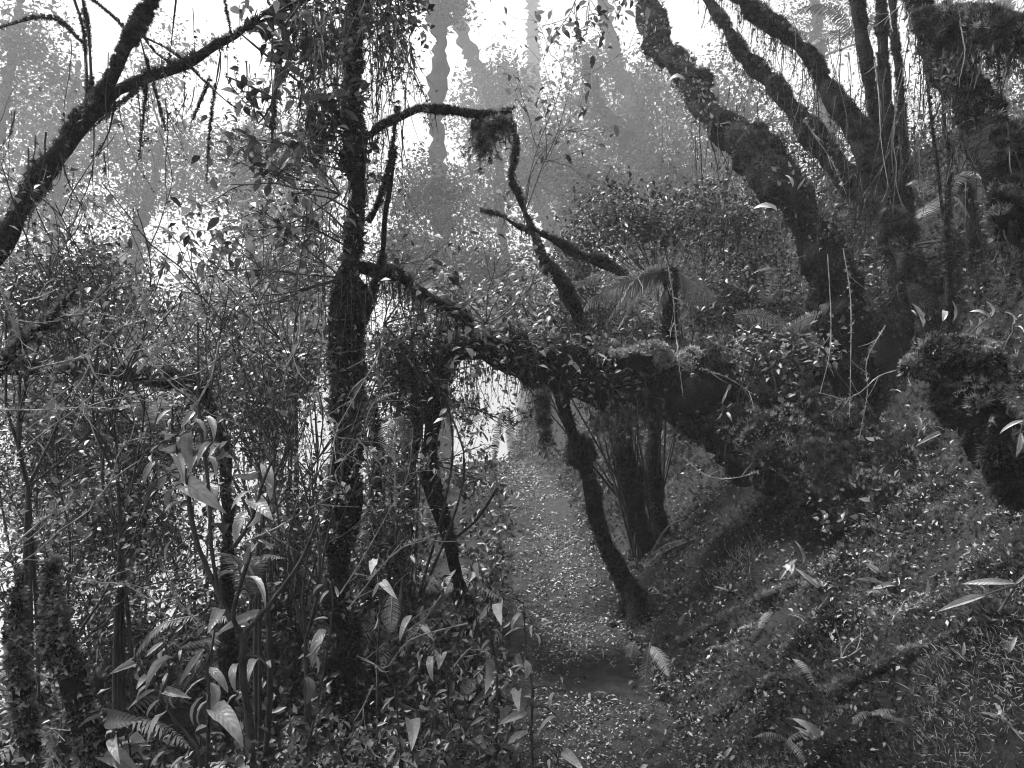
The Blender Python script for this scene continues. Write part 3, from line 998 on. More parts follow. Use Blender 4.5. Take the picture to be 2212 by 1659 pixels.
o, _ = limb(t, PP([(1330, 775, 5.0), (1390, 766, 5.0), (1445, 776, 5.02)]), [.06, .11, .07], 604, 3600, .04, .7, 12, part='moss_mound', moss_mat='moss_pale', tmpl=LEAF2)
g = np.random.default_rng(605)
mb = MB()      # small leafy epiphytes along the upper side
q = rl[0][g.integers(20, len(rl[0]), 420)] + np.array([0, -.03, .09])
foliage(mb, q + g.normal(size=q.shape) * np.array([.03, .10, .07]), 1700, .06, .05, g, LEAF4, .15)
q = rl[0][g.integers(len(rl[0]) // 2, len(rl[0]), 120)] + np.array([0, -.03, .02])
foliage(mb, q + g.normal(size=q.shape) * np.array([.03, .12, .10]), 1200, .08, .055, g, LEAF4, .15)
tag(mb.build('epiphytes', 'leaf', t), kind='stuff')
mb = MB()      # finger-thick moss ropes below
strands(mb, ell(g, 1174, 845, 5.05, 10, 14, 90, .04), .46, .006, g, .08, 8, feather=30, fsize=.04)
strands(mb, ell(g, 1000, 860, 4.9, 60, 20, 60, .1), .36, .003, g, .25, 8, feather=10, fsize=.03)
strands(mb, ell(g, 1340, 890, 5.1, 90, 15, 70, .12), .30, .004, g, .25, 7, feather=10, fsize=.035)
tag(mb.build('hanging_moss', 'moss', t), kind='stuff')
for i in range(70):
    b = rl[0][g.integers(25, len(rl[0]) - 10)] + np.array([g.normal() * .05, -.08 + g.normal() * .05, .10 + g.normal() * .05])
    dr = unit(np.array([g.normal(), g.normal() - .5, g.normal() * .5 - .1]))
    put_leaf(t, b, b + dr * (.07 + .08 * g.random()), g, 'smw'[g.integers(0, 3)], 'big_leaf' if g.random() < .45 else 'big_leaf_dark')

# the stems that carry it and stand below it
pts = PP([(1000, 1420, 4.7), (1016, 1330, 4.8), (999, 1286, 4.85), (983, 1229, 4.9), (969, 1162, 4.9), (949, 1102, 4.9), (935, 1060, 4.85), (927, 1000, 4.85), (932, 935, 4.8), (942, 868, 4.8), (950, 817, 4.75), (956, 757, 4.7), (962, 706, 4.65)])
pts[0] = grounded(pts[0])
t = thing('mossy_tree', base_of(pts), 'slender dark trunk left of the path, holding up the arch', 'tree')
limb(t, pts, [.10, .062, .058, .055, .05, .055, .06, .055, .05, .075, .065, .045, .03], 611, 6500, .036, .45, 11, hang=50, hang_len=.2)
limb(t, PP([(1008, 1310, 4.75), (1000, 1360, 4.6), (960, 1440, 4.4)]), [.04, .06, .08], 612, 1500, .035, .4, 10, part='root')
pts = PP([(1372, 1290, 5.3), (1349, 1253, 5.3), (1325, 1209, 5.3), (1305, 1169, 5.25), (1288, 1118, 5.2), (1278, 1053, 5.2), (1266, 1010, 5.2), (1260, 990, 5.2), (1254, 968, 5.2), (1238, 940, 5.2), (1220, 890, 5.2), (1212, 850, 5.2)])
pts = np.concatenate([[grounded(pts[0])], pts])
t = thing('mossy_tree', base_of(pts), 'slim leaning trunk right of the path with a moss collar', 'tree')
limb(t, pts, [.10, .095, .072, .062, .058, .058, .062, .066, .13, .12, .055, .052, .05], 621, 5200, .034, .35, 12, hang=20, hang_len=.2)
for a in ([(1362, 1262, 5.25), (1340, 1290, 5.1), (1318, 1310, 4.95)], [(1372, 1270, 5.25), (1400, 1285, 5.1), (1425, 1305, 4.95)], [(1366, 1275, 5.2), (1368, 1310, 4.95), (1362, 1350, 4.7)]):
    q = PP(a)
    q[1:, 2] = terrain(q[1:, 0], q[1:, 1]) + .015
    limb(t, q, [.06, .035, .012], 625 + int(a[1][0]), 500, .03, .4, 8, part='root')
for i, (lab, a, d, r) in enumerate([
        ('dark trunk standing in the shade under the arch, right of the leaning slim trunk', [(1385, 1190), (1372, 1120), (1362, 1050), (1350, 985), (1338, 900), (1330, 830)], 6.3, [.13, .12, .11, .11, .10]),
        ('second shaded trunk under the arch, farther right', [(1425, 1170), (1415, 1090), (1410, 1000), (1415, 900), (1425, 820)], 6.5, [.11, .09, .08, .08]),
        ('thin dark trunk between the upright tree and the arch, left of the path', [(862, 1330), (868, 1180), (880, 1040), (893, 940), (905, 860)], 5.2, [.08, .055, .06, .07]),
        ('dark stem behind the upright tree in the left thicket', [(800, 1330), (812, 1150), (815, 980), (800, 860)], 5.0, [.06, .05, .05, .04])]):
    pts = PD(a, d)
    pts = np.concatenate([[grounded(pts[0], .2)], pts])
    t = thing('mossy_tree', base_of(pts), lab, 'tree')
    limb(t, pts, [r[0]] + r, 630 + i, 4200, .036, .4, 11, hang=30, hang_len=.3)

# the crooked mossy stem rising from the arch
pts = PP([(1268, 790, 5.15), (1265, 737, 5.15), (1251, 693, 5.2), (1231, 643, 5.2), (1204, 599, 5.25), (1174, 562, 5.25), (1150, 500, 5.3), (1132, 455, 5.3), (1117, 415, 5.3), (1104, 380, 5.3), (1114, 330, 5.3), (1114, 269, 5.3)])
t = thing('mossy_sapling', pts[0], 'crooked mossy stem rising from the arching trunk', 'tree')
limb(t, pts, [.05, .05, .05, .055, .06, .05, .035, .03, .028, .02, .015, .01], 641, 4000, .04, .5, 9, hang=40, hang_len=.2)
limb(t, PP([(1362, 605, 5.6), (1305, 569, 5.6), (1258, 554, 5.5), (1221, 534, 5.45), (1174, 507, 5.4), (1124, 492, 5.4), (1090, 470, 5.4), (1043, 455, 5.4)]), [.05, .045, .03, .035, .025, .025, .015, .01], 642, 2400, .035, .5, 8, part='branch', hang=30, hang_len=.15)

# mossy branches in the left foreground
pts = PP([(-160, 980, 2.3), (-60, 850, 2.35), (0, 790, 2.4), (50, 740, 2.45), (111, 693, 2.5), (150, 640, 2.55), (175, 600, 2.6)])
pts = np.concatenate([[grounded(pts[0])], pts])
t = thing('mossy_branch', base_of(pts), 'furry pale-topped branch slanting up at the left edge', 'branch')
limb(t, pts, [.05, .045, .035, .03, .028, .024, .012, .006], 651, 4600, .034, .6, 9, moss_mat='moss', gap=.25, tmpl=LEAF2)
pts = PP([(-120, 830, 3.3), (0, 800, 3.3), (111, 797, 3.3), (202, 804, 3.3), (286, 811, 3.3), (370, 817, 3.3), (427, 838, 3.3), (447, 868, 3.3), (470, 940, 3.25), (490, 1060, 3.2)])
pts = np.concatenate([pts, [grounded(pts[-1])]])
t = thing('mossy_branch', base_of(pts[-1:]), 'level mossy branch with hanging tufts, left, below the furry branch', 'branch')
limb(t, pts, [.03, .035, .032, .03, .034, .032, .035, .03, .03, .03, .035], 661, 6000, .032, .6, 9, hang=200, hang_len=.16)
for i, (lab, a, d, r) in enumerate([
        ('furry pale moss-grown sapling stem at the bottom left corner', [(225, 1700), (208, 1639), (175, 1538), (151, 1438), (118, 1370), (112, 1300), (108, 1220)], 2.2, [.05, .045, .042, .04, .034, .024, .014]),
        ('furry moss-grown stem left of the pale sapling stem, lower left edge', [(70, 1640), (50, 1520), (38, 1420), (36, 1330), (45, 1240)], 2.35, [.035, .04, .035, .03, .015])]):
    pts = PD(a, d)
    pts = np.concatenate([[grounded(pts[0])], pts])
    t = thing('mossy_sapling', base_of(pts), lab, 'sapling')
    limb(t, pts, [r[0]] + r, 671 + i, 5200, .030, .6, 10, moss_mat='moss', gap=.25, tmpl=LEAF2)

for i, (lab, a, r) in enumerate([('mossy dead branch lying on the bank below the strap leaves', [(1470, 1410), (1560, 1350), (1640, 1310), (1720, 1275)], .03),
                                 ('mossy dead branch lying low on the bank, bottom right', [(1790, 1520), (1900, 1455), (1990, 1425), (2070, 1405)], .026),
                                 ('short mossy branch half buried in the bank near the path', [(1540, 1560), (1640, 1510), (1740, 1480)], .024),
                                 ('pale dead stick lying by the foot of the slim leaning trunk', [(1400, 1228), (1440, 1198), (1500, 1172)], .016)]):
    q = np.array([P(u, v, hit(u, v)) for u, v in a])
    q[:, 2] = terrain(q[:, 0], q[:, 1]) + r * .7
    t = thing('dead_branch', q[0], lab, 'branch')
    limb(t, q, [r * 1.3, r * 1.1, r, r * .5], 684 + i, 900, .03, .6, 8, part='wood', mat='bark', moss_mat='moss' if i < 3 else 'moss_pale')

# the broken stick that pokes out beside the bright path
t = thing('broken_stick', P(1000, 1150, 5.6), 'short broken dark stick slanting up beside the misty path', 'stick')
mb = MB()
tube(mb, PP([(985, 1160, 5.6), (1020, 1130, 5.6), (1048, 1095, 5.6), (1074, 1052, 5.6)]), [.016, .017, .016, .015], 7, .05, .3, 5)
mb.build('stem', 'bark', t)
gg = np.random.default_rng(680)
for (u, v) in ((1045, 1105), (1040, 1100), (1030, 1118), (1055, 1095), (1052, 1100), (1022, 1112)):
    put_leaf(t, P(u, v, 5.6), P(u + gg.normal() * 10, v + 20, 5.58), gg, 'm', 'big_leaf_dark')

def vines(parent, rows, seed, mat='twig', name='hanging_vines'):
    """long thin climbers and aerial roots hanging from a tree: (u, v, d, ru, rv, n, length, width)"""
    g = np.random.default_rng(seed)
    mb = MB()
    for (u, v, d, ru, rv, n, L, w) in rows:
        strands(mb, ell(g, u, v, d, ru, rv, n, .5), L, w, g, .16, 12, feather=6, fsize=.02)
    tag(mb.build(name, mat, parent), kind='stuff')


vines(T1, [(700, 150, 3.8, 110, 120, 34, 1.2, .003), (820, 200, 3.8, 60, 150, 26, 1.1, .003), (730, 500, 3.5, 60, 120, 20, .8, .003), (790, 640, 3.5, 50, 60, 16, .8, .003)], 690)
vines(T2, [(300, 180, 3.3, 130, 40, 26, .7, .003), (500, 90, 3.4, 110, 40, 18, .6, .003), (120, 320, 3.1, 60, 60, 14, .7, .003)], 691)
vines(TLOG, [(1030, 800, 4.9, 60, 20, 40, .5, .003), (1120, 800, 5.0, 60, 20, 26, .35, .003), (1350, 850, 5.1, 140, 30, 40, .6, .003), (1650, 930, 4.8, 120, 50, 40, .5, .003)], 692)
vines(T5, [(1560, 260, 6.2, 130, 90, 40, 1.6, .004), (1720, 440, 5.4, 60, 90, 26, 1.3, .004)], 693)
vines(T7, [(1780, 150, 5.6, 130, 110, 46, 1.5, .004), (1900, 330, 5.2, 50, 110, 30, 1.2, .004)], 694)
vines(T9, [(2050, 120, 3.9, 110, 70, 40, .9, .003), (2120, 300, 3.6, 60, 90, 24, .8, .003)], 695)

# ------------------------------------------------------------------ the hazy wood behind
FARK = 5.0      # the hazy wood stands this much farther back than first paced out
far = [
    # label, trunk picture points, distance, radii, foliage blobs, leaf count, leaf size, clump
    ('pale slender tree leaning at the far left edge', [(-30, 460), (0, 300), (10, 218), (30, 100), (43, 0), (50, -120)], 7.5, [.06, .05, .045, .04],
     [(60, 110, 7.5, 130, 110, 34), (0, 260, 7.5, 140, 90, 20)], 2600, .07, .16),
    ('hazy leafy tree behind the forked tree, far left', [(120, 980), (125, 760), (110, 560), (130, 400), (150, 250), (170, 130)], 9.5, [.10, .09, .07, .05, .03],
     [(110, 400, 9.5, 170, 90, 40), (90, 210, 9.5, 150, 80, 24), (180, 300, 9.5, 140, 80, 26)], 5200, .075, .2),
    ('hazy leafy tree in the mist under the fork, left', [(286, 1000), (286, 800), (286, 616), (300, 500), (330, 400), (350, 280)], 9.0, [.10, .09, .085, .06, .04],
     [(380, 330, 9, 130, 70, 34), (300, 420, 9, 150, 60, 30), (400, 130, 9, 60, 60, 6), (250, 560, 9, 90, 60, 16)], 4800, .07, .2),
    ('misty tree with level lower branch near the white gap, left', [(571, 980), (571, 780), (565, 640), (540, 520), (520, 420), (500, 300)], 8.5, [.075, .07, .06, .05, .03],
     [(560, 360, 8.5, 120, 70, 34), (480, 420, 8.5, 70, 40, 12), (600, 460, 8.5, 110, 50, 22), (590, 590, 8.5, 80, 60, 14)], 4400, .065, .18),
    ('dim leaning tree close left of the upright mossy trunk', [(590, 990), (600, 800), (632, 666), (660, 560), (690, 460), (705, 340)], 7.5, [.06, .055, .05, .04, .03],
     [(680, 420, 7.5, 60, 70, 18), (650, 620, 7.5, 60, 70, 14), (680, 740, 7.5, 70, 60, 18)], 2400, .06, .15),
    ('shaggy hazy trunk against the white sky right of the upright tree', [(960, 760), (955, 560), (950, 420), (945, 300), (944, 240), (950, 150), (952, 90), (950, 30), (955, -80)], 8.0, [.09, .09, .085, .08, .09, .11, .075, .14, .12],
     [(980, 20, 8, 50, 30, 14), (930, 400, 8, 80, 60, 22), (900, 560, 8, 90, 80, 26)], 3000, .065, .14),
    ('pale leaning tree behind the shaggy trunk, top centre', [(1290, 700), (1150, 400), (1056, 202), (1026, 134), (996, 67), (980, -40)], 12.0, [.15, .14, .12, .11, .10],
     [(1040, 200, 12, 90, 60, 26), (1110, 170, 12, 70, 55, 16), (1060, 270, 12, 110, 60, 22)], 2600, .10, .22),
    ('faintest pale trunk in the fog, top centre', [(1290, 640), (1162, 320), (1153, 150), (1151, 60), (1150, -60)], 19.0, [.20, .18, .16, .15],
     [(1160, 330, 19, 110, 80, 14)], 900, .12, .3),
    ('hazy tree with leafy clumps left of its bent trunk, top centre right', [(1420, 430), (1385, 290), (1359, 208), (1335, 151), (1319, 84), (1305, 27), (1296, -60)], 10.5, [.17, .15, .12, .11, .10, .09],
     [(1275, 130, 10.5, 50, 60, 18), (1250, 240, 10.5, 70, 60, 20), (1400, 170, 10.5, 40, 60, 8)], 2600, .09, .18),
    ('leaning hazy tree on the slope below the white gap, centre right', [(1420, 420), (1395, 365), (1372, 336), (1349, 292), (1305, 242), (1278, 185), (1262, 120)], 8.5, [.16, .14, .10, .09, .07, .05],
     [(1240, 320, 8.5, 90, 50, 26), (1310, 380, 8.5, 90, 50, 26)], 2800, .075, .16),
    ('grey upright trunk in the middle distance left of the crooked stem', [(1225, 860), (1140, 690), (1098, 580), (1083, 470), (1080, 380), (1076, 300)], 8.6, [.055, .05, .05, .045],
     [(1040, 420, 8.6, 100, 70, 30), (1100, 620, 8.6, 110, 60, 28)], 3600, .065, .16),
    ('mossy grey trunk on the slope beyond the tree fern', [(1575, 760), (1572, 650), (1568, 549), (1556, 430), (1540, 300), (1520, 180)], 7.4, [.08, .07, .06, .06, .04],
     [(1530, 200, 7.6, 90, 70, 22), (1600, 330, 7.8, 90, 70, 20)], 2600, .07, .18),
    ('pale forked trunk in the bright haze near the right edge', [(2160, 420), (2165, 300), (2168, 220), (2172, 120), (2176, -40)], 9.0, [.08, .07, .06, .06],
     [(2130, 150, 9.5, 60, 90, 12), (2060, 60, 9.5, 80, 60, 14)], 1500, .09, .25),
    ('hazy leafy tree behind the slanting trunks, top right', [(1800, 420), (1790, 280), (1770, 130), (1760, -60)], 9.0, [.10, .09, .08, .06],
     [(1720, 40, 9, 80, 60, 16), (1830, 60, 9, 60, 70, 14), (1800, 260, 9, 90, 60, 20), (1990, 250, 9, 80, 70, 18)], 3200, .05, .22),
]
for i, (lab, a, d, r, blobs, nl, ls, cl) in enumerate(far):
    d *= FARK
    r = [q * FARK for q in r]
    blobs = [(b[0], b[1], b[2] * FARK) + b[3:] for b in blobs]
    ls, cl = ls * FARK * .85, cl * FARK * .62
    nl = int(nl * (2.9 if i < 5 else 2.0))
    pts = PD(a, d)
    pts = np.concatenate([[grounded(pts[0], .3)], pts])
    t = thing('forest_tree', base_of(pts), lab, 'tree', 'hazy trees in the wood behind')
    o, r_ = limb(t, pts, [r[0] * 1.1] + r, 700 + i, 1500, .075, 1.1, 10, .25, hang=200, hang_len=1.1, feather=4)
    g = np.random.default_rng(760 + i)
    ends, tb = [], MB()
    for k in range(9):
        q = r_[0][g.integers(len(r_[0]) // 3, int(len(r_[0]) * (.72 if 5 <= i <= 9 else 1)))]
        twigs(tb, q, unit(rand_dirs(g, 1)[0] * np.array([1, .6, .7]) + np.array([0, 0, .35])), g.uniform(.5, 1.1) * FARK * .8, .018 * FARK, g, 3, 4, .5, ends, 3)
    tag(tb.build('limbs', 'bark', t), kind='stuff')
    ends = np.array(ends)
    mb = MB()
    foliage(mb, ends, nl // 2, .12 * FARK, ls, g, LEAF2)
    strands(mb, ends[g.integers(0, len(ends), 90)], .5 * FARK * .5, .012, g, .3, 6, feather=5, fsize=.05)
    tag(mb.build('outer_foliage', 'leaf_far', t), kind='stuff')
    crown(t, blobs, 730 + i, nl * 2 // 3, ls, 'leaf_far', cl, LEAF2, twig_from=r_[0][len(r_[0]) // 3:], tw=.012)

# ------------------------------------------------------------------ shrubs that fill the wood
def shrub(label, blobs, base_uvd, seed, leaves, size, mat='leaf', clump=.1, tmpl=LEAF2, stems=5, twig_r=.006, group=None, name='shrub', threads=0, lean=None):
    g = np.random.default_rng(seed)
    b = P(*base_uvd)
    b[2] = float(terrain(b[0], b[1])) - .03
    t = thing(name, b, label, 'shrub', group)
    cs = np.concatenate([ell(g, *q) for q in blobs])
    mb = MB()
    foliage(mb, cs, leaves, clump, size, g, tmpl)
    tag(mb.build('foliage', mat, t), kind='stuff')
    tb = MB()
    src = []
    pick = cs[g.choice(len(cs), min(stems, len(cs)), replace=False)]
    for c in pick:
        m = b * .45 + c * .55 + g.normal(size=3) * .12
        q = tube(tb, [b + g.normal(size=3) * np.array([.05, .05, 0]), m, c], [twig_r * 2.2, twig_r * 1.4, twig_r * .6], 5, .12)[0]
        src.append(q)
    src = np.concatenate(src)
    for c in cs[::2]:
        k = int(np.argmin(np.linalg.norm(src - c, axis=1)))
        a = src[max(k - 4, 0)]
        tube(tb, [a, (a + c) / 2 + g.normal(size=3) * .05, c + (c - a) * .12], [twig_r, twig_r * .4], 4, .12)
    tag(tb.build('stems', 'twig', t), kind='stuff')
    if threads:
        mb = MB()
        strands(mb, cs[g.integers(0, len(cs), threads)], .4, .004, g, .3, 6, feather=5, fsize=size * .5)
        tag(mb.build('hanging_moss', 'moss', t), kind='stuff')
    return t


mid = [
    ('dense dim shrub behind the furry branch, left edge', [(60, 640, 5.2, 150, 90, 34), (170, 590, 5.2, 70, 60, 12)], (100, 1100, 5.2), 3600, .05, .11),
    ('dense shrub below the level mossy branch, left edge', [(90, 960, 4.8, 130, 110, 34), (190, 900, 4.6, 80, 60, 14)], (110, 1250, 4.8), 4200, .045, .10),
    ('dark thicket shrub behind the broad-leaved sapling, left', [(320, 940, 4.4, 140, 90, 36), (250, 1120, 4.2, 110, 110, 28)], (300, 1350, 4.3), 5200, .042, .10),
    ('leafy shrub in the thicket left of the upright mossy tree', [(560, 880, 4.6, 130, 100, 36), (640, 790, 4.6, 80, 60, 18), (480, 760, 5, 90, 60, 14)], (570, 1280, 4.6), 5200, .042, .10),
    ('shaded shrub crowding the foot of the upright mossy tree, left side', [(600, 1120, 4.0, 120, 120, 36), (560, 1330, 3.8, 130, 110, 30)], (600, 1480, 4.0), 5600, .036, .09),
    ('low dark shrub in the bottom left thicket', [(300, 1330, 3.7, 190, 110, 40), (120, 1250, 3.7, 150, 110, 26)], (260, 1520, 3.6), 5200, .036, .09),
    ('dark leafy shrub between the upright tree and the arch', [(850, 800, 4.9, 80, 80, 26), (860, 1000, 5.1, 50, 130, 22), (830, 1180, 4.7, 70, 110, 24)], (860, 1330, 4.9), 5600, .04, .08),
    ('pale hazy shrub right of the upright tree, middle height', [(920, 440, 7.6, 100, 90, 36), (880, 600, 7.2, 80, 90, 26)], (930, 1000, 7.4), 4600, .05, .14),
    ('hazy leafy shrub in the middle behind the crooked stem', [(1090, 600, 7.4, 110, 80, 34), (1010, 620, 7.0, 90, 80, 26), (1120, 700, 6.8, 120, 40, 22)], (900, 950, 7.4), 5200, .05, .13),
    ('bushy shrub on the hazy slope below the white gap', [(1260, 440, 8.6, 110, 70, 36), (1190, 380, 9.0, 80, 60, 18)], (1330, 760, 8.6), 4200, .055, .15),
    ('streaky pale shrub on the slope left of the thickest trunk', [(1450, 380, 8.6, 110, 90, 40), (1560, 430, 8.2, 90, 90, 30), (1480, 280, 9.2, 70, 50, 8)], (1500, 720, 8.4), 5600, .055, .14),
    ('mossy shrub behind the tree fern', [(1350, 520, 7.4, 130, 50, 34), (1480, 540, 7.0, 130, 60, 34)], (1430, 800, 7.2), 5200, .045, .12),
    ('dim shrub on the bank right of the tree fern', [(1620, 600, 6.3, 90, 80, 34), (1690, 700, 5.9, 80, 70, 26)], (1650, 830, 6.2), 4600, .04, .11),
    ('bright-tipped leafy bush above the root mass', [(1640, 770, 5.1, 95, 50, 30, .25), (1720, 760, 5.1, 60, 40, 14, .2)], (1680, 880, 5.05), 2600, .05, .06),
    ('leafy shrub on the bank behind the slanting trunks, right', [(2050, 600, 5.6, 120, 80, 40), (2170, 560, 5.2, 80, 110, 34), (1890, 620, 5.8, 70, 70, 16)], (2080, 740, 5.5), 6400, .04, .10),
    ('hazy shrub in the bright gap near the right edge', [(2080, 380, 7.2, 110, 90, 26), (2160, 280, 8, 60, 60, 10)], (2110, 640, 7.2), 3200, .05, .14),
    ('dim bush behind the slanting trunks, centre of the right side', [(1830, 480, 6.6, 80, 110, 28), (1700, 330, 7.6, 70, 70, 16)], (1800, 700, 6.6), 3600, .045, .12),
    ('misty bush where the path vanishes', [(1180, 1000, 10.5, 60, 60, 22), (1225, 930, 10.5, 40, 50, 16)], (1190, 1060, 10.5), 2600, .06, .14),
    ('misty low shrub left of the bright path', [(1000, 1120, 7.6, 50, 30, 14), (960, 1080, 7.2, 50, 60, 14)], (985, 1180, 7.4), 1800, .05, .10),
    ('hazy shrub seen low through the left thicket', [(180, 1160, 8.0, 120, 90, 26), (60, 1080, 8.0, 110, 90, 20), (330, 1060, 8.0, 120, 80, 18)], (180, 1400, 8.0), 3600, .055, .15),
    ('hazy shrub behind the level mossy branch, left', [(200, 720, 8.5, 160, 60, 28), (420, 700, 8.5, 110, 70, 18), (60, 840, 8.5, 110, 70, 18)], (260, 1150, 8.5), 4000, .06, .15),
    ('hazy shrub behind the thicket, left of the upright tree', [(620, 720, 8.0, 90, 60, 22), (530, 820, 8.0, 120, 70, 22), (440, 900, 8, 120, 70, 18)], (560, 1150, 8.0), 3800, .055, .14),
    ('tall dim shrub behind the bare twigs, left of the white gap', [(250, 640, 6.2, 120, 90, 34), (140, 760, 6.0, 120, 60, 22)], (220, 1100, 6.2), 4200, .05, .11),
    ('dim shrub behind the thicket under the white gap', [(450, 820, 6.2, 120, 80, 34), (380, 960, 6.0, 120, 90, 30)], (430, 1200, 6.2), 5200, .05, .11),
    ('dim shrub low in the left thicket where fog shows through', [(150, 1080, 5.6, 130, 100, 34), (330, 1180, 5.4, 120, 90, 30)], (220, 1330, 5.6), 5200, .045, .10),
    ('feathery shrub left of the upright tree at mid height', [(640, 560, 6.0, 80, 110, 26), (560, 660, 6.2, 110, 60, 24)], (620, 1150, 6.0), 4200, .045, .10),
    ('leafy tangle between the upright tree and the arch top', [(870, 740, 4.6, 90, 50, 22, .2), (900, 830, 4.7, 60, 70, 20, .2)], (880, 1300, 4.8), 3200, .04, .07),
    ('leafy thicket above the arch, behind the crooked stem', [(1060, 680, 5.9, 110, 50, 28), (1170, 660, 6.2, 110, 60, 28), (960, 640, 6.0, 70, 60, 16)], (1420, 900, 6.4), 4800, .045, .09),
    ('dense dim scrub on the slope above the tree fern', [(1330, 460, 6.6, 120, 70, 32), (1480, 450, 6.6, 130, 80, 36), (1250, 560, 6.4, 90, 60, 22)], (1420, 800, 6.6), 6400, .05, .11),
    ('leafy scrub on the slope under the tree fern fronds', [(1320, 690, 6.4, 80, 60, 30), (1230, 700, 6.3, 60, 50, 18), (1400, 720, 6.0, 60, 50, 20)], (1380, 860, 6.2), 4600, .045, .09),
    ('dense scrub between the thickest trunk and the tree fern', [(1600, 480, 6.5, 90, 110, 34), (1560, 640, 6.2, 90, 70, 28)], (1600, 820, 6.4), 5400, .045, .10),
]
for i, (lab, blobs, base, nl, ls, cl) in enumerate(mid):
    if base[2] >= 6.8:          # the hazy ones stand well back
        f = 3.6
        blobs = [(b[0], b[1], b[2] * f) + b[3:] for b in blobs]
        base = (base[0], base[1], base[2] * f)
        ls, cl, nl = ls * f * .95, cl * f * .75, nl * 1.8
    shrub(lab, blobs, base, 800 + i, int(nl * 1.15), ls, ('leaf_shaded' if base[1] > 1240 and base[0] < 950 or 'dark' in lab or 'dim' in lab else 'leaf') if base[2] < 7 else 'leaf_far', cl, LEAF2, 6, .005, threads=25)

MARKS = [((60, 740), 'over the furry branch at the left edge'), ((250, 800), 'across the level mossy branch'), ((390, 980), 'before the pale sapling leaves'), ((110, 1000), 'below the level mossy branch at the left edge'),
         ((150, 1200), 'in the lower left thicket'), ((110, 1480), 'by the furry bottom left stems'), ((330, 700), 'above the level mossy branch'), ((560, 1150), 'right of the dark sapling'),
         ((430, 1250), 'behind the dark sapling stem'), ((620, 780), 'left of the upright tree at mid height'), ((750, 940), 'across the upright tree trunk'), ((860, 980), 'between the upright tree and the arch'),
         ((830, 1280), 'low right of the upright tree'), ((900, 1420), 'over the low plants beside the path'), ((760, 1500), 'at the foot of the upright tree'), ((1460, 660), 'before the tree fern'),
         ((1560, 850), 'over the fallen trunk'), ((1800, 750), 'before the thickest trunk'), ((1900, 880), 'left of the shaggy stump'), ((1900, 250), 'among the slanting trunks'), ((1600, 1020), 'before the root mass'),
         ((1730, 1330), 'on the bank near the strap leaves'), ((1830, 1420), 'on the middle of the bank'), ((2100, 1300), 'on the bank below the stump'), ((2190, 1560), 'in the bottom right corner'), ((1550, 1300), 'on the bank right of the slim leaning trunk'),
         ((1600, 1560), 'low on the bank beside the path'), ((1950, 1560), 'low on the bank at the bottom right'), ((1750, 1580), 'at the bottom of the bank, right of the path'), ((2000, 1300), 'on the bank left of the long arching leaves'), ((1640, 1420), 'on the bank between path and strap leaves'), ((1900, 1480), 'on the lower bank'), ((2060, 1480), 'left of the pale grass tufts'), ((960, 1250), 'by the slender trunk left of the path'), ((300, 1450), 'under the drooping-leaved plant')]
AUTO = {}


def auto_label(o, what, u, v, slope=None):
    """say which one by the nearest thing one can find; ties are ordered later"""
    k = min(MARKS, key=lambda m: (m[0][0] - u) ** 2 + (m[0][1] - v) ** 2)[1]
    AUTO.setdefault((what, slope or '', k), []).append((v, o))


def finish_labels():
    for (what, slope, k), rows in AUTO.items():
        rows.sort(key=lambda r: r[0])
        n = len(rows)
        for i, (v, o) in enumerate(rows):
            nth = ('highest ', 'second highest ', 'third highest ', 'fourth highest ', 'fifth highest ', 'sixth highest ')
            order = [''] if n == 1 else ['upper ', 'lower '] if n == 2 else list(nth[:n - 1]) + ['lowest ']
            o['label'] = (order[i] + what + (' ' + slope if slope else '') + ' ' + k)


# ------------------------------------------------------------------ broad-leaved plants, leaf by leaf
def leafy_plants(specs, leaves, seed, d_leaf):
    """specs: name, label, list of stems (picture points, first point on top), distance, radius; each leaf goes to its nearest stem"""
    g = np.random.default_rng(seed)
    made = []
    for name, label, stems, d, r in specs:
        pts0 = PD(stems[0], d)
        foot = grounded(pts0[-1], .02)
        t = thing(name, foot, label, 'plant')
        mb = MB()
        S = []
        for k, s in enumerate(stems):
            q = PD(s, d - .03 * k, d)
            if k == 0 and q[-1][2] > foot[2] + .03:
                q = np.concatenate([q, [foot]])
            S.append(tube(mb, q, [r * .4, r] if k == 0 else [r * .35, r * .7], 6, .05, .25, seed + k)[0])
        made.append([t, mb, np.concatenate(S), d])
    for (u0, v0, u1, v1, w, m) in leaves:
        best, bd = None, 1e9
        for e in made:
            q = P(u0, v0, e[3])
            dd = np.linalg.norm((e[2] - q)[:, [0, 2]], axis=1)
            if dd.min() < bd:
                bd, best, k = dd.min(), e, int(np.argmin(dd))
        d = best[3]
        b = P(u0, v0, d + g.normal() * .05)
        tip = P(u1, v1, d + g.normal() * .07 - .03)
        a = best[2][k]
        if np.linalg.norm(a - b) > .012:
            tube(best[1], [a, (a + b) / 2 + np.array([0, 0, .02]), b], [.0035, .002], 4, .04)
        put_leaf(best[0], b, tip, g, w, m)
    for t, mb, S, d in made:
        mb.build('stem', 'twig', t)


def ZL(k, rows):
    out = []
    for r in rows:
        u0, v0 = Z(k, r[0], r[1])
        u1, v1 = Z(k, r[2], r[3])
        out.append((u0, v0, u1, v1, r[4] if len(r) > 4 else 'm', r[5] if len(r) > 5 else 'big_leaf'))
    return out


def ZS(k, pts):
    return [Z(k, *p) for p in pts]


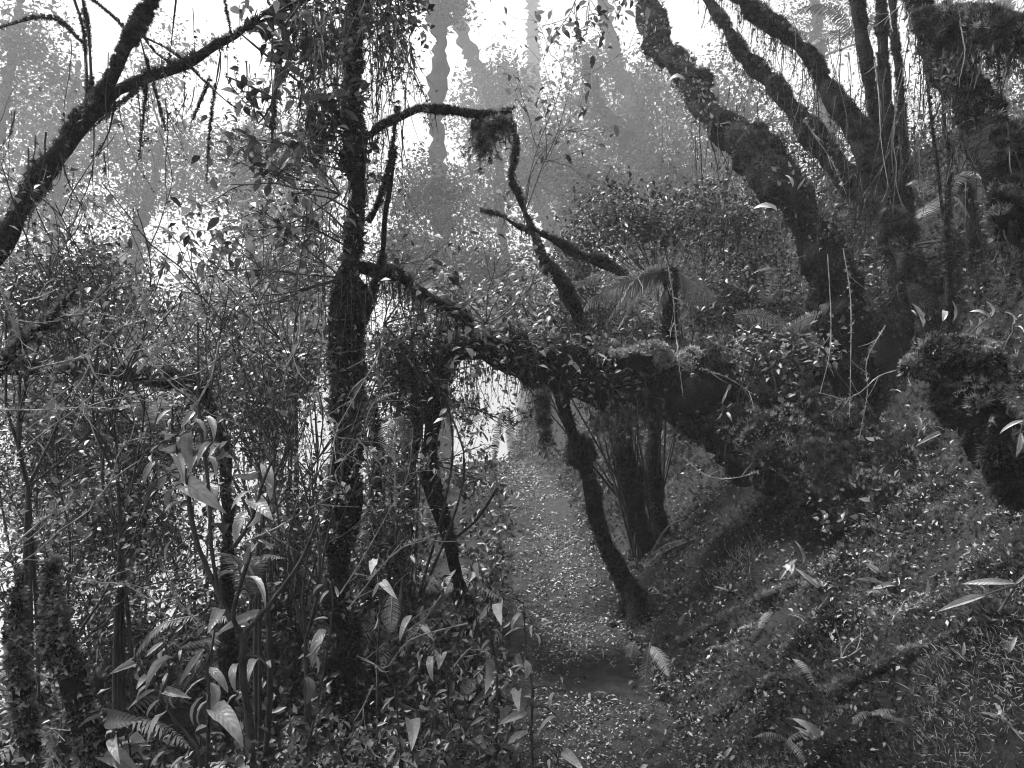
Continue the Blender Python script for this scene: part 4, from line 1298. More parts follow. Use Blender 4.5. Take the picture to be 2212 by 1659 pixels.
DK = 'big_leaf_dark'
la = ZL(4, [(1100, 1000, 990, 1080), (1110, 1055, 1050, 1120), (1250, 1010, 1195, 1090), (1150, 1085, 1240, 1165), (1310, 1050, 1430, 1110), (1080, 1140, 990, 1260),
            (1130, 1180, 1190, 1330, 'w'), (1210, 1150, 1160, 1240), (1300, 1140, 1345, 1230), (1350, 1210, 1270, 1290), (1420, 1220, 1350, 1260), (1270, 1290, 1200, 1420),
            (1110, 1290, 1190, 1350), (1340, 1300, 1420, 1350), (1000, 1330, 890, 1440), (1090, 1370, 1130, 1450, 'w'), (1070, 1420, 1000, 1540, 'w'), (1150, 1460, 1215, 1560),
            (1380, 1410, 1285, 1490), (1340, 1480, 1400, 1620, 'w'), (1120, 1500, 1020, 1590), (1170, 1600, 1060, 1655), (1660, 1400, 1595, 1510, 'w'), (1690, 1350, 1755, 1445),
            (1690, 1470, 1760, 1530), (1620, 1520, 1475, 1610), (1600, 1580, 1690, 1659, 'w'), (1440, 1270, 1480, 1310, 'm', DK), (980, 1290, 940, 1330), (1240, 1480, 1180, 1500, 'm', DK),
            (1050, 1230, 960, 1250, 'm', DK), (1000, 1460, 950, 1540, 's', DK), (1240, 1080, 1290, 1010, 's')])
lb = ZL(7, [(1110, 190, 1015, 310, 's'), (1590, 10, 1470, 185, 'w'), (1650, 0, 1690, 100, 'w'), (1320, 330, 1210, 415, 's'), (1330, 425, 1235, 530, 's'), (1610, 255, 1500, 330, 's'),
            (1640, 220, 1625, 270), (1655, 190, 1755, 245, 's'), (1620, 305, 1755, 360, 's'), (1590, 350, 1535, 410), (1570, 435, 1775, 460, 's'), (1500, 400, 1395, 460, 's'),
            (1600, 530, 1530, 560), (1420, 640, 1390, 720), (1690, 660, 1560, 715, 's'), (1380, 780, 1310, 890), (1310, 890, 1150, 1140, 's'), (1050, 850, 930, 950),
            (1070, 900, 970, 950), (1170, 900, 1140, 950, 'w'), (865, 950, 795, 1005), (870, 985, 750, 1070), (1120, 950, 920, 1030), (905, 1025, 835, 1110), (970, 1070, 890, 1110, 'w'),
            (1100, 1050, 1020, 1120, 'w'), (965, 1125, 805, 1235), (1000, 1155, 840, 1275, 's'), (1030, 1160, 1185, 1240), (1315, 960, 1190, 1060), (1340, 1020, 1435, 1090),
            (1530, 990, 1420, 1050), (1320, 1080, 1150, 1190, 's'), (1340, 1110, 1500, 1180), (1020, 1220, 890, 1360, 's'), (1075, 1290, 910, 1470, 'w'), (1100, 1180, 1080, 1280),
            (1310, 1200, 1160, 1340), (1330, 1230, 1190, 1390), (1350, 1285, 1530, 1380, 'w'), (1520, 1190, 1400, 1280), (660, 1320, 490, 1390), (725, 1425, 640, 1450, 'w'),
            (740, 1470, 660, 1525), (870, 1530, 960, 1520), (1330, 1390, 1215, 1440), (1450, 1460, 1350, 1440), (1060, 1550, 970, 1650), (1210, 1580, 1080, 1640), (920, 1610, 750, 1650),
            (790, 1550, 730, 1650), (1660, 970, 1580, 965), (1740, 1020, 1700, 950), (2080, 480, 2000, 560), (2120, 520, 2040, 580), (2150, 490, 2180, 560), (2090, 770, 1980, 890),
            (2020, 910, 1970, 1010), (2020, 930, 2070, 1040), (1970, 1070, 2050, 1210, 'w', DK), (2110, 700, 2020, 710), (1390, 20, 1290, -40, 'w', DK), (1440, 160, 1370, 90, 'w', DK),
            (690, 1340, 740, 1440, 'w', DK), (1560, 1640, 1490, 1659, 'w'), (1040, 1470, 1020, 1540, 'w', DK), (660, 1600, 720, 1560, 'm', DK), (800, 1600, 850, 1500, 'm', DK)])
leafy_plants([
    ('broadleaf_sapling', 'dark sapling with a top of pale broad leaves, left foreground',
     [[(373, 900), (373, 952), (403, 1026), (410, 1102), (430, 1186), (464, 1263), (497, 1337), (524, 1370), (524, 1471), (538, 1538), (545, 1640)],
      [(428, 696), (430, 885), (447, 1019), (454, 1106), (456, 1180), (470, 1270)], [(689, 1118), (655, 1202), (622, 1253), (578, 1310), (528, 1367)],
      [(590, 990), (565, 1050), (545, 1120), (512, 1172), (505, 1180)], [(551, 1165), (538, 1209), (511, 1290), (504, 1337), (520, 1368)]], 2.35, .011),
    ('broadleaf_plant', 'pale drooping-leaved plant arching left at the bottom left',
     [[Z(7, 865, 950), Z(7, 960, 1070), Z(7, 1010, 1160), Z(7, 1080, 1290), Z(7, 1150, 1390), Z(7, 1230, 1480), Z(7, 1290, 1659)], ZS(7, [(1060, 860), (1075, 960), (1090, 1050), (1040, 1170)])], 2.15, .006),
    ('broadleaf_plant', 'broad-leaved plant between the arching plant and the dark sapling',
     [ZS(7, [(1380, 770), (1360, 900), (1330, 1000), (1340, 1100), (1340, 1400), (1330, 1659)]), ZS(7, [(1320, 960), (1250, 1060), (1130, 1240)])], 2.2, .006),
    ('broadleaf_plant', 'small sprawling plant with few leaves at the bottom left',
     [ZS(7, [(720, 1240), (715, 1330), (730, 1470), (780, 1659)]), ZS(7, [(740, 1260), (820, 1450), (840, 1600)])], 2.1, .004),
    ('broadleaf_plant', 'tall thin stem with a few drooping leaves before the upright mossy tree',
     [ZS(7, [(2130, 480), (2140, 600), (2120, 800), (2070, 1100), (2020, 1350), (1980, 1500), (1930, 1640)])], 2.6, .006)], la + lb, 901, 2.3)

ld = ZL(8, [(960, 610, 910, 715, 'w'), (1035, 600, 1005, 740), (900, 680, 830, 800, 'm', DK), (1000, 800, 1040, 850), (1180, 760, 1060, 810, 's'), (1190, 610, 1080, 640, 's'),
            (1170, 665, 1070, 715), (1200, 680, 1310, 770, 'm', DK), (1240, 740, 1225, 815, 'w'), (1250, 790, 1315, 870), (1280, 770, 1365, 720, 's'), (1150, 920, 1110, 990),
            (1190, 960, 1245, 1115, 'w'), (1180, 1000, 1030, 1040, 's'), (990, 840, 870, 880, 'm', DK), (930, 1000, 850, 1100), (950, 960, 1010, 1040), (1010, 1050, 940, 1025),
            (1050, 1080, 1000, 1040), (930, 1070, 1000, 1175, 'w'), (920, 1095, 800, 1180), (830, 1070, 740, 1150), (730, 1100, 725, 1220, 'm', DK), (1130, 1050, 1185, 1100),
            (1090, 1110, 1040, 1200, 'w'), (1150, 1165, 1130, 1290), (1110, 1255, 1035, 1390, 'w'), (1190, 1290, 1145, 1370), (1050, 1400, 985, 1470), (1170, 1400, 1050, 1410, 'm', DK),
            (1210, 1430, 1080, 1520, 'w'), (870, 1470, 930, 1560), (830, 1420, 760, 1500, 'm', DK), (1380, 1170, 1320, 1260), (1400, 1330, 1260, 1370, 's'), (640, 930, 650, 1020),
            (590, 940, 540, 1010), (560, 920, 470, 980), (690, 1160, 600, 1190), (350, 1200, 270, 1290, 's'), (370, 1230, 400, 1320, 'm', DK), (590, 1410, 540, 1480), (620, 1490, 600, 1560, 'w'),
            (350, 1530, 310, 1630, 'w'), (270, 1595, 280, 1659, 'w'), (660, 1605, 660, 1659, 'w'), (1390, 1570, 1385, 1620, 'w'), (1430, 1550, 1490, 1650), (1345, 1600, 1340, 1659, 'w'),
            (530, 890, 470, 970), (480, 1060, 450, 1120, 'm', DK), (520, 1250, 480, 1300), (340, 1420, 330, 1480, 'm', DK), (790, 1380, 740, 1420), (240, 320, 195, 410, 'w'), (270, 460, 315, 590, 's'),
            (245, 470, 220, 560), (460, 290, 470, 330, 'w'), (490, 390, 455, 460, 's'), (530, 400, 510, 440), (610, 200, 605, 250), (880, 340, 855, 400), (840, 400, 850, 470, 'w'),
            (700, 1300, 640, 1400, 'm', DK), (860, 1230, 900, 1330, 'w', DK), (1000, 1270, 1080, 1280, 's'), (600, 1290, 660, 1350, 'm', DK), (450, 1350, 500, 1430), (980, 1150, 900, 1240, 'm', DK),
            (1230, 1210, 1290, 1270, 'm', DK), (760, 1010, 820, 1060, 's'), (560, 1120, 490, 1190), (440, 1200, 520, 1230, 's', DK), (930, 1330, 850, 1390), (720, 1420, 660, 1500, 'w', DK),
            (1080, 930, 1020, 890, 's'), (400, 1600, 470, 1659), (520, 1560, 470, 1640), (240, 690, 235, 770), (460, 680, 370, 790), (520, 740, 560, 790)])
leafy_plants([
    ('broadleaf_plant', 'tallest broad-leaved plant at the left edge of the path, with one big pale leaf',
     [ZS(8, [(1180, 600), (1190, 800), (1200, 960), (1240, 1150), (1230, 1400), (1240, 1659)])], 2.75, .006),
    ('broadleaf_plant', 'broad-leaved plant with two upright pale leaves just left of the tallest one',
     [ZS(8, [(1020, 740), (970, 800), (1000, 950), (1010, 1050), (1010, 1300), (1000, 1600)]), ZS(8, [(940, 720), (960, 800), (990, 930)])], 2.9, .006),
    ('broadleaf_plant', 'small leafy plant at the foot of the slender trunk by the path',
     [ZS(8, [(890, 330), (870, 450), (870, 600), (880, 760)])], 3.9, .005),
    ('broadleaf_plant', 'spreading leafy plant low between the upright tree and the path',
     [ZS(8, [(650, 920), (690, 1100), (700, 1300), (720, 1500)]), ZS(8, [(520, 880), (560, 1000), (650, 1150)])], 2.95, .006),
    ('broadleaf_plant', 'low broad-leaved plant at the bottom just right of the upright tree',
     [ZS(8, [(340, 1100), (360, 1200), (380, 1450), (400, 1659)]), ZS(8, [(600, 1400), (560, 1500), (480, 1620)])], 2.7, .006),
    ('broadleaf_plant', 'leggy plant with hanging leaves beside the upright mossy tree, right side',
     [ZS(8, [(250, 310), (235, 450), (260, 600), (250, 800), (240, 1030)]), ZS(8, [(500, 380), (420, 420), (330, 520), (260, 640)])], 3.2, .006),
    ('broadleaf_plant', 'low plant with round pale leaves at the bottom on the path edge',
     [ZS(8, [(1390, 1560), (1400, 1620), (1410, 1700)])], 2.7, .005)], ld, 902, 2.9)


def bank_plant(label, leaves, seed, base=None, group=None, d=None, stem=None, name='bank_plant', mat='big_leaf'):
    """leaves rising from one foot on the bank; leaves: (foot u, v, tip u, v, width)"""
    g = np.random.default_rng(seed)
    bu, bv = base
    d = hit(bu, bv) - .04 if d is None else d
    b = P(bu, bv, d)
    t = thing(name, b, label, 'plant', group)
    mb = MB()
    if stem:
        tube(mb, [P(u, v, d) for u, v in stem], [.006, .003], 5, .04)
    for (u0, v0, u1, v1, w) in leaves:
        p0 = P(u0, v0, d + g.normal() * .02)
        p1 = P(u1, v1, d + g.normal() * .04 - .02)
        if np.linalg.norm(p0 - b) > .01 and not stem:
            tube(mb, [b, (b + p0) / 2 + np.array([0, 0, .01]), p0], [.003, .002], 4, .04)
        put_leaf(t, p0, p1, g, w, mat, up=unit(np.array([.1, -.9, .55]) + g.normal(size=3) * .25))
    mb.build('stem', 'twig', t)
    return t


def zz(k, rows):
    return [r[:4] + (r[4],) for r in ZL(k, rows)]


bank_plant('strap-leaved plant with four pale upright leaves on the mossy bank', zz(9, [(790, 345, 830, 250, 's'), (640, 450, 745, 290, 's'), (690, 445, 780, 300, 's'), (870, 440, 940, 290, 's'), (670, 370, 660, 320, 'm')]), 911, Z(9, 720, 480))
bank_plant('two-leaved upright seedling on the bank right of the strap leaves', zz(9, [(1535, 560, 1510, 460, 'm'), (1570, 570, 1620, 480, 's'), (1540, 700, 1500, 735, 's'), (1590, 710, 1640, 715, 's')]), 912, Z(9, 1550, 600))
bank_plant('plant with two long arching pale leaves at the right edge of the bank', zz(9, [(2150, 470, 1850, 500, 's'), (1960, 550, 1700, 680, 's'), (2150, 480, 2240, 430, 's')]), 913, Z(9, 2060, 660), stem=ZS(9, [(2050, 660), (2110, 560), (2155, 485), (1960, 548)]))
bank_plant('plant with curled pale leaf beside the slanting trunk foot, right', zz(6, [(1560, 470, 1530, 330, 'w'), (1520, 400, 1500, 340, 's')]), 914, Z(6, 1570, 500), d=4.3)
bank_plant('cluster of upright pale leaves on top of the shaggy stump', zz(6, [(1690, 430, 1750, 285, 'm'), (1750, 440, 1825, 310, 'm'), (1905, 520, 1970, 420, 'w'), (1985, 420, 1990, 330, 'm'), (1870, 470, 1880, 420, 'w'), (1905, 560, 1950, 520, 's'), (2000, 400, 2060, 340, 'm')]), 915, Z(6, 1830, 560), d=2.95)
bank_plant('pair of pale leaves above the stump at the right edge', zz(6, [(2140, 450, 2200, 380, 'm'), (2150, 470, 2212, 465, 's'), (2060, 640, 2000, 635, 'w'), (2070, 650, 2110, 650, 'w')]), 916, Z(6, 2140, 500), d=2.9)
bank_plant('hanging pale leaf pair on the dark stump side, right edge', zz(6, [(2215, 1070, 2055, 1135, 's'), (2190, 1150, 2180, 1300, 'm')]), 917, Z(6, 2212, 1080), d=2.45)
bank_plant('plant with spotted pale leaf and long drooping leaf left of the stump', zz(6, [(1530, 1040, 1545, 1160, 'm'), (1710, 1140, 1550, 1240, 's'), (1350, 880, 1420, 890, 's')]), 918, Z(6, 1560, 1260), d=None)
bank_plant('seedling with drooping rosette on the mossy fallen trunk', zz(6, [(270, 960, 310, 880, 's'), (300, 990, 330, 970, 's'), (260, 1000, 230, 1020, 's'), (300, 1020, 330, 1060, 'm'), (270, 1020, 255, 1070, 's')]), 919, Z(6, 280, 1000), d=4.75)
g = np.random.default_rng(920)
for i in range(20):
    u, v = g.uniform(1420, 2190), g.uniform(1230, 1640)
    if u < 1560 and v > 1480:
        continue
    L = g.uniform(16, 34)
    rows = []
    for k in range(g.integers(3, 7)):
        a = g.uniform(-2.9, .2)
        rows.append((u + 4 * math.cos(a), v + 4 * math.sin(a), u + L * math.cos(a), v + L * math.sin(a) * .8, 'smw'[g.integers(0, 3)]))
    o = bank_plant('small low seedling with a few leaves on the mossy bank', rows, 930 + i, (u, v), 'seedlings dotted over the bank', name='seedling', mat='big_leaf' if g.random() < .5 else DK)
    auto_label(o, 'small few-leaved seedling', u, v)
for (a, b_, c, d_, w) in [(760, 850, 790, 910, 'm'), (620, 800, 690, 850, 'm'), (1215, 1050, 1215, 970, 'm'), (1360, 985, 1510, 1005, 's'), (1500, 1190, 1600, 1205, 's'), (2110, 920, 2170, 820, 'm'), (1820, 940, 1835, 870, 'm'),
                          (290, 1590, 320, 1530, 'w'), (320, 1610, 350, 1570, 'w'), (1290, 760, 1330, 790, 's'), (2060, 1340, 1950, 1320, 's'), (190, 960, 210, 920, 'm'), (400, 820, 380, 850, 'm')]:
    u0, v0 = Z(9, a, b_)
    u1, v1 = Z(9, c, d_)
    dd = hit(u0, v0) - .05
    put_leaf(ground, P(u0, v0, dd), P(u1, v1, dd - .02), g, w, 'big_leaf', up=unit(np.array([-.2, -.6, .8])), name='fallen_leaf')


# ------------------------------------------------------------------ ferns
def fern(label, fronds, d, seed, plen, n=26, base=None, side=None, name='fern', hang=.35, mat='fern', group=None, rr=.005):
    b = P(*base, d) if base else P(*fronds[0][0], d)
    t = thing(name, b, label, 'fern', group)
    g = np.random.default_rng(seed)
    for i, f in enumerate(fronds):
        q = PD(f, d, d - .12 + g.normal() * .08)
        frond(t, q, plen * (.85 + .3 * g.random()), n, seed + i, mat, hang, side=side, rr=rr)
    return t


tf = fern('tree fern with arching pale fronds above the fallen trunk',
          [[(1446, 588), (1410, 580), (1366, 615), (1330, 665), (1306, 705)], [(1446, 588), (1415, 590), (1386, 619), (1358, 667), (1334, 712)], [(1446, 588), (1390, 592), (1338, 605), (1298, 593), (1238, 617)],
           [(1446, 588), (1390, 600), (1338, 613), (1300, 634), (1272, 652), (1256, 680)], [(1446, 588), (1470, 590), (1506, 620), (1550, 645)], [(1446, 588), (1480, 605), (1502, 643), (1466, 677), (1428, 708)],
           [(1446, 588), (1440, 610), (1425, 655), (1412, 690)]], 5.4, 1000, .13, 36, side=(.3, -.6, .7), hang=.5)
limb(tf, PP([(1452, 800, 5.3), (1450, 700, 5.35), (1446, 588, 5.4)]), [.06, .055, .05], 1009, 2200, .05, .5, 9, hang=60, hang_len=.4)
fern('drooping fern hanging in the bright mist under the arch', [[(1097, 880), (1085, 905), (1072, 950), (1066, 1010)], [(1100, 880), (1103, 930), (1105, 970), (1109, 1018)], [(1104, 878), (1140, 900), (1160, 940), (1172, 990)]], 6.6, 1010, .055, 34, side=(1, .1, 0), hang=.15, rr=.003)
fern('pale fern fronds on the bank above the leafy bush', [Z6f for Z6f in (ZS(6, [(960, 385), (850, 400), (740, 450), (600, 540), (490, 610)]), ZS(6, [(340, 395), (450, 385), (600, 420), (720, 470)]), ZS(6, [(960, 385), (1000, 350), (900, 330)]))], 5.2, 1015, .10, 34, side=(.1, -.5, .8))
fern('curling dark fern behind the tree fern, on the bank', [ZS(6, [(560, 330), (520, 220), (470, 200), (440, 245)]), ZS(6, [(560, 330), (600, 120), (540, 90), (460, 130)]), ZS(6, [(560, 330), (640, 230), (720, 240)])], 5.7, 1020, .08, 22)
fern('narrow fern beneath the arch left of the slender trunk', [[(850, 905), (838, 920), (840, 960), (850, 990)], [(850, 905), (868, 910), (876, 940), (872, 975)]], 4.4, 1024, .07, 26, side=(1, .2, .2))
fern('fern hanging upright in the shade right of the upright tree', [[(848, 1280), (846, 1310), (844, 1340), (843, 1368)]], 3.55, 1028, .055, 22, side=(1, .1, 0), hang=.1)
fern('dark fern arching left in the bottom left thicket', [[(430, 1330), (363, 1343), (325, 1370), (292, 1417)], [(470, 1380), (430, 1385), (385, 1400)], [(460, 1340), (500, 1330), (540, 1350)]], 2.9, 1032, .055, 28)
fern('fern behind the broad-leaved sapling stem', [[(540, 1290), (520, 1230), (500, 1200), (470, 1195)], [(540, 1290), (550, 1230), (570, 1200), (610, 1205)], [(540, 1290), (535, 1240), (538, 1200)]], 2.9, 1036, .07, 26)
fern('pale fern under the level mossy branch, left', [[(330, 930), (310, 890), (290, 875), (255, 880)], [(330, 930), (318, 870), (300, 850), (280, 845)], [(330, 930), (345, 880), (350, 860)]], 3.6, 1040, .07, 24)
fern('small pale fern on the bank right of the strap-leaved plant', [ZS(9, [(1300, 470), (1220, 440), (1140, 445)]), ZS(9, [(1380, 550), (1290, 510), (1200, 525)])], hit(*Z(9, 1250, 560)) - .1, 1044, .045, 20)
fern('fern at the foot of the bank near the path, drooping', [[(1405, 1390), (1398, 1430), (1394, 1470), (1390, 1505)], [(1372, 1385), (1366, 1400), (1362, 1420)], [(1405, 1395), (1430, 1420), (1445, 1460)]], hit(1400, 1470) - .15, 1048, .06, 24, side=(1, .1, .2))
fern('fern frond fanning up right of the slim leaning trunk foot', [[(1406, 1199), (1425, 1160), (1450, 1130), (1480, 1120)], [(1406, 1199), (1440, 1175), (1480, 1165)]], 4.9, 1052, .06, 28)
fern('ferns crowding the slope behind the bare slim pole, right', [[(2040, 420), (2000, 400), (1975, 390), (1960, 400)], [(2040, 420), (2075, 380), (2100, 370), (2120, 385)], [(2040, 420), (2010, 440), (1985, 470)], [(2040, 420), (2070, 430), (2095, 470)]], 5.0, 1056, .10, 24)
fern('pale hazy tree fern fronds among the slanting trunk tops, upper right', [[(1850, 80), (1800, 20), (1740, 15), (1700, 40)], [(1850, 80), (1800, 70), (1770, 80), (1720, 120)], [(1850, 80), (1880, 40), (1930, 40)]], 7.8, 1060, .2, 34)
g = np.random.default_rng(1070)
for i in range(7):
    u, v = [(1480, 1330), (1560, 1400), (1640, 1360), (1760, 1480), (1880, 1540), (2000, 1380), (1700, 1600), (1900, 1300), (2080, 1230), (1560, 1560), (1830, 1620), (2120, 1340), (1620, 1260), (1480, 1250)][i]
    d = hit(u, v) - .03
    b = P(u, v, d)
    t = thing('fern', b, 'small young fern low on the mossy bank', 'fern', 'young ferns on the bank')
    auto_label(t, 'small young fern', u, v)
    for k in range(g.integers(2, 5)):
        a = g.uniform(0, 6.283)
        frond(t, arc(b, (math.cos(a), math.sin(a) - .5, .9), .10 + .09 * g.random(), 1.5), .028, 16, 1080 + 7 * i + k, rr=.002)
for i in range(10):
    u, d = [(90, 4.2), (250, 4.6), (420, 4.4), (640, 4.2), (700, 5.0), (860, 4.4), (960, 5.6), (180, 3.4), (350, 3.0), (620, 3.1)][i]
    x = (u - 1106) / FPX * d
    b = np.array([x, d, float(terrain(x, d))])
    t = thing('fern', b, 'dark fern in the undergrowth left of the path', 'fern', 'ferns in the left undergrowth')
    auto_label(t, 'dark undergrowth fern', u, 829.5 + (CAM_H - b[2]) / d * FPX - 100)
    for k in range(6):
        a = k * 1.05 + g.random()
        frond(t, arc(b, (math.cos(a), math.sin(a), 1.3), .45 + .25 * g.random(), 1.7), .09, 26, 1200 + 9 * i + k, rr=.004)

# ------------------------------------------------------------------ twigs and vines
def twig(label, pts, d, r, seed, group, mat='twig_pale', d1=None, moss=0, name='dry_twig', cat='twig'):
    g = np.random.default_rng(seed)
    q = PD(pts, d, d if d1 is None else d1)
    q[1:-1] += g.normal(size=(len(q) - 2, 3)) * .008
    mb = MB()
    r *= .68
    Q, Rr, T, A, B = tube(mb, q, [r, r * .5], 5, .04, .3, seed)
    for i in range(g.integers(2, 6)):          # short side spurs
        k = g.integers(1, len(Q) - 1)
        dd = unit(T[k] + rand_dirs(g, 1)[0] * .9)
        tube(mb, [Q[k], Q[k] + dd * .06, Q[k] + dd * .12 + g.normal(size=3) * .02], [r * .6, r * .25], 4, .03)
    o = mb.build(name, mat)
    tag(o, label, cat, group)
    du, dv = pts[-1][0] - pts[0][0], pts[-1][1] - pts[0][1]
    sl = 'rising to the right' if du * dv < 0 else 'falling to the right'
    sl = 'lying level' if abs(dv) < .3 * abs(du) else 'hanging upright' if abs(du) < .3 * abs(dv) else sl
    auto_label(o, 'thin dry twig', np.mean([p[0] for p in pts]), np.mean([p[1] for p in pts]), sl)
    if moss:
        mm = MB()
        moss_on(mm, Q, Rr, T, A, B, g, moss, .016, seed, .3)
        tag(mm.build('moss', 'moss_pale', o), kind='stuff')


GL, GM, GR = 'pale twigs crossing the left thicket', 'pale twigs around the upright tree', 'thin vines and twigs on the right'
for i, a in enumerate([ZS(4, [(0, 1370), (300, 1150), (600, 900), (800, 640), (960, 440)]), ZS(4, [(200, 740), (560, 630), (740, 500), (900, 430)]), ZS(7, [(0, 360), (150, 180), (290, 60), (390, 0), (480, -60)]),
                       ZS(7, [(0, 400), (220, 240), (390, 110), (560, 0), (750, -170), (900, -320)]), ZS(4, [(620, 1600), (700, 1440), (760, 1290), (830, 1220), (960, 1180)]), ZS(4, [(900, 550), (1100, 790), (1220, 920), (1300, 1000)]),
                       ZS(4, [(150, 300), (240, 270), (360, 230)]), ZS(4, [(0, 1000), (300, 985), (550, 1000), (730, 995)]), ZS(4, [(340, 820), (330, 950), (310, 1110)]), ZS(4, [(520, 900), (570, 1050), (620, 1200)]),
                       ZS(4, [(980, 430), (900, 250), (860, 80)]), ZS(4, [(1050, 600), (960, 400), (940, 250)]), ZS(7, [(0, 840), (130, 960), (260, 1140), (370, 1260), (480, 1380)]), ZS(7, [(0, 1240), (150, 1330), (280, 1390), (480, 1420)]),
                       ZS(7, [(300, 1450), (320, 1550), (350, 1659)]), ZS(4, [(1410, 560), (1300, 800), (1260, 980)]), ZS(4, [(0, 200), (80, 420), (110, 540)]), ZS(4, [(430, 400), (560, 340), (650, 210)]),
                       ZS(4, [(1930, 340), (1900, 550), (1840, 720)]), ZS(7, [(480, 430), (650, 480), (830, 490), (1000, 600)]), ZS(7, [(1090, 460), (1140, 580), (1300, 740)]), ZS(4, [(560, 640), (620, 760), (700, 880)])]):
    twig('thin pale dry twig crossing the left thicket', a, 2.0 + .07 * (i % 7), .0042, 1300 + i, GL, moss=60 if i % 3 else 0)
for i, a in enumerate([[(827, 738), (807, 778), (747, 894), (723, 938), (711, 1040)], [(683, 852), (700, 890), (723, 938)], [(683, 854), (660, 900), (640, 950)], [(855, 848), (811, 874), (787, 908), (775, 948), (763, 986)],
                       [(645, 708), (617, 804), (607, 836)], [(521, 1174), (595, 1135), (672, 1102), (740, 1060)], ZS(8, [(820, 730), (620, 790), (440, 860), (330, 1000), (240, 1015)]), ZS(8, [(650, 550), (520, 740), (420, 880)]),
                       ZS(8, [(110, 940), (180, 990), (240, 1040), (235, 1130)]), ZS(8, [(80, 1512), (300, 1515), (450, 1500), (620, 1560), (800, 1590)]), ZS(8, [(0, 540), (130, 330), (250, 90), (340, -40)]), ZS(8, [(50, 640), (300, 340), (480, 190), (640, 150)]),
                       ZS(8, [(210, 1130), (150, 1260), (90, 1360)]), [(854, 1088), (860, 1000), (855, 920)], [(850, 1090), (872, 1020), (892, 922)], [(770, 945), (810, 985), (840, 1020)], ZS(8, [(730, 1010), (820, 920), (870, 880)])]):
    twig('thin pale twig near the upright mossy tree', a, 2.7 + .06 * (i % 5), .0048, 1340 + i, GM, moss=50 if i % 2 else 0)
for i, a in enumerate([ZS(6, [(950, 0), (970, 400), (960, 650), (900, 900)]), ZS(6, [(1050, -40), (1100, 300), (1100, 800), (1090, 1050)]), ZS(6, [(1420, 740), (1280, 800), (1150, 890), (1000, 950)]), ZS(6, [(1320, 460), (1200, 680), (1190, 900), (1150, 1200)]),
                       ZS(6, [(150, 530), (260, 580), (370, 630)]), ZS(6, [(150, 740), (320, 820), (480, 910)]), ZS(3, [(1250, 380), (1270, 600), (1300, 900), (1340, 1200)]), ZS(3, [(810, 780), (880, 880), (960, 1000), (1020, 1130), (1070, 1250)]),
                       ZS(3, [(1455, 0), (1350, 110), (1250, 170)]), ZS(6, [(20, 1310), (180, 1430), (330, 1440), (490, 1405)]), ZS(9, [(980, 975), (1080, 940), (1165, 885)]), ZS(9, [(2080, 1340), (2150, 1420), (2240, 1480)]), ZS(9, [(700, 675), (760, 700), (800, 780), (850, 720), (880, 620)]),
                       ZS(9, [(1360, 720), (1420, 650), (1510, 605)]), ZS(9, [(1730, 550), (1900, 540), (2120, 545)]), [(1443, 572), (1452, 640), (1458, 700), (1462, 770), (1475, 850)], [(1340, 520), (1360, 570), (1386, 620)]]):
    bankish = i in (10, 11, 12, 13)
    d = hit(*a[1]) - .06 if bankish else 4.3 + .05 * (i % 4)
    twig('thin pale vine or twig before the dark trunks and bank, right', a, d, .0055, 1370 + i, GR, moss=60 if i % 2 else 0)

# twiggy bare shrubs in the left foreground
tw = [('bare twiggy shrub spreading at the left edge below the leaning tree', (60, 1050, 2.7), [(.1, 0, 1), (.5, .1, 1), (-.2, .1, .8), (.8, 0, .5), (.3, -.1, 1.2)], .75),
      ('bare twiggy shrub fanning up left of the sapling top', (260, 1150, 2.9), [(.1, 0, 1), (.45, 0, 1), (-.35, .1, .9), (.7, 0, .9), (-.1, 0, 1.2)], .85),
      ('tall bare twiggy shrub right of the sapling top', (560, 1150, 3.0), [(.05, 0, 1), (.35, 0, 1), (-.35, 0, .9), (.1, .1, 1.2), (.6, 0, .8), (-.6, 0, .8)], .85),
      ('dark twiggy shrub in front of the upright mossy tree', (660, 1380, 2.9), [(.1, 0, 1), (-.3, 0, 1), (.4, 0, .9), (.2, 0, 1.2)], .8),
      ('twiggy shrub left of the slender trunk that holds the arch', (870, 1250, 4.0), [(.1, 0, 1), (-.4, 0, 1), (-.3, 0, .9)], .7),
      ('twiggy bare shrub high behind the leafy twigs, left of the upright tree', (640, 820, 4.0), [(-.1, 0, 1), (.2, 0, 1), (-.5, 0, 1), (-.8, 0, .6)], .9),
      ('tangled bare shrub in the bottom left thicket', (150, 1420, 2.9), [(.3, 0, 1), (-.3, 0, 1), (.8, 0, .6), (.1, 0, 1)], .7)]
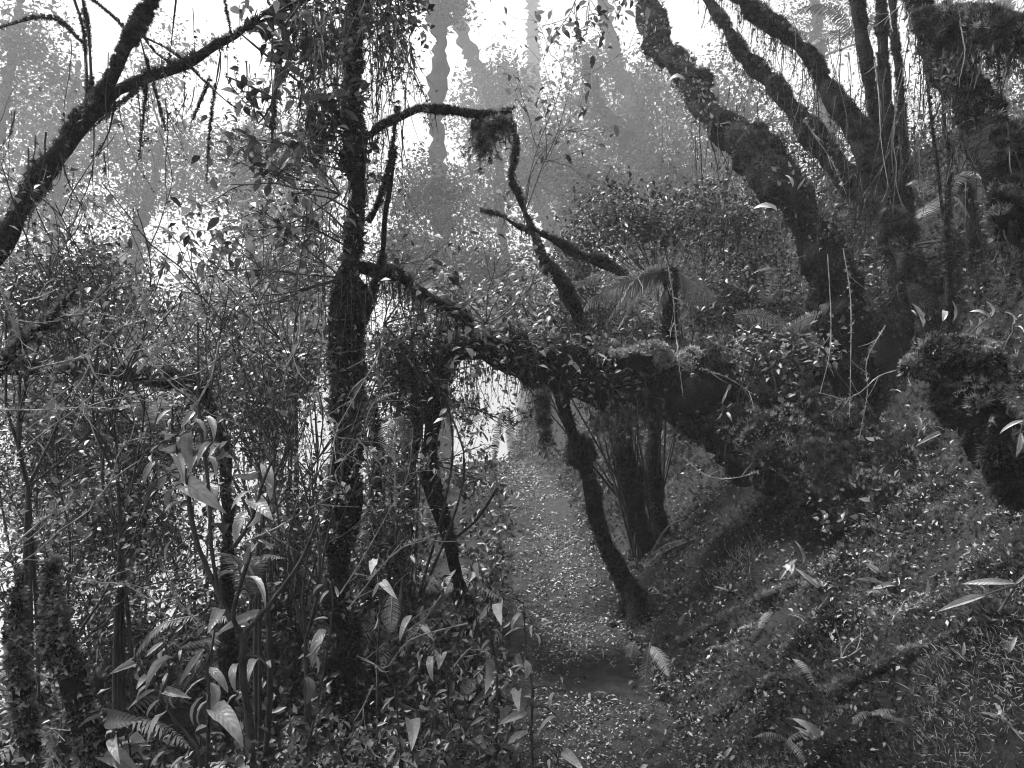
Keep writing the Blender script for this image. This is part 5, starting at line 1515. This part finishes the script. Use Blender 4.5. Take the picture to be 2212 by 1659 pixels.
for i, (lab, b, dirs, L) in enumerate(tw):
    g = np.random.default_rng(1400 + i)
    p = P(*b)
    foot = grounded(p, .02)
    t = thing('bare_shrub', foot, lab, 'shrub')
    ends = []
    for dr in dirs:
        mb = MB()
        tube(mb, [foot, (foot + p) / 2 + g.normal(size=3) * .03, p], [.009, .007], 5, .08)
        twigs(mb, p, dr, L * (.8 + .5 * g.random()), .006, g, 3, 5, .5, ends)
        mb.build('branch', 'twig', t)
    ends = np.array(ends)
    mb = MB()
    foliage(mb, ends, 420, .03, .035, g, LEAF2)
    tag(mb.build('foliage', 'leaf', t), kind='stuff')
    mb = MB()
    strands(mb, ends[g.integers(0, len(ends), 60)], .10, .003, g, .3, 4, feather=8, fsize=.016)
    tag(mb.build('moss_tufts', 'moss', t), kind='stuff')

# leafy dark sprays seen against the mist
sp = [('dark leafy spray reaching over the misty path from the left', (935, 1000, 4.7), [(.9, -.1, -.15), (.8, -.1, -.5), (.9, 0, .15)], .34, .05),
      ('leafy dark spray under the arch against the bright mist', (1010, 880, 4.8), [(.9, 0, -.3), (.7, 0, -.1)], .28, .045),
      ('leafy twig spray hanging from the top centre against the sky', (1260, -40, 5.0), [(.4, 0, -.9), (.9, 0, -.6), (-.4, 0, -.8)], .32, .07),
      ('leafy spray with dark pointed leaves left of the upright tree', (735, 420, 3.5), [(-.9, 0, .1), (-.8, 0, .5), (-.9, 0, -.3), (-.6, 0, .7)], .42, .07),
      ('leafy spray with dark pointed leaves, lower left of the upright tree', (740, 600, 3.4), [(-.9, 0, .2), (-.8, 0, -.3), (-.9, 0, .4), (-.7, 0, -.1)], .5, .06),
      ('thin leafy sprout rising right of the hanging moss clump', (1130, 470, 4.6), [(.1, 0, 1), (.25, 0, 1), (.0, 0, 1)], .8, .06),
      ('dark leafy twigs crossing above the arch, centre', (1050, 700, 4.7), [(.3, 0, .7), (-.4, 0, .5), (.8, 0, .3), (-.8, 0, .2), (.1, 0, 1)], .45, .055),
      ('leafy sprays in front of the thicket, right of the upright tree', (830, 700, 3.7), [(.5, 0, .7), (.8, 0, .1), (.4, 0, -.4), (.2, 0, .9)], .42, .055)]
for i, (lab, b, dirs, L, ls) in enumerate(sp):
    g = np.random.default_rng(1500 + i)
    p = P(*b)
    t = thing('leafy_spray', p, lab, 'branch')
    ends = []
    mb = MB()
    for dr in dirs:
        twigs(mb, p, dr, L * (.8 + .4 * g.random()), .005, g, 3, 4, .4, ends, up=.0)
    mb.build('branch', 'twig', t)
    ends = np.array(ends)
    mb = MB()
    foliage(mb, ends, 55 * len(dirs), .03, ls, g, LEAF4, .3)
    tag(mb.build('foliage', 'leaf', t), kind='stuff')

finish_labels()
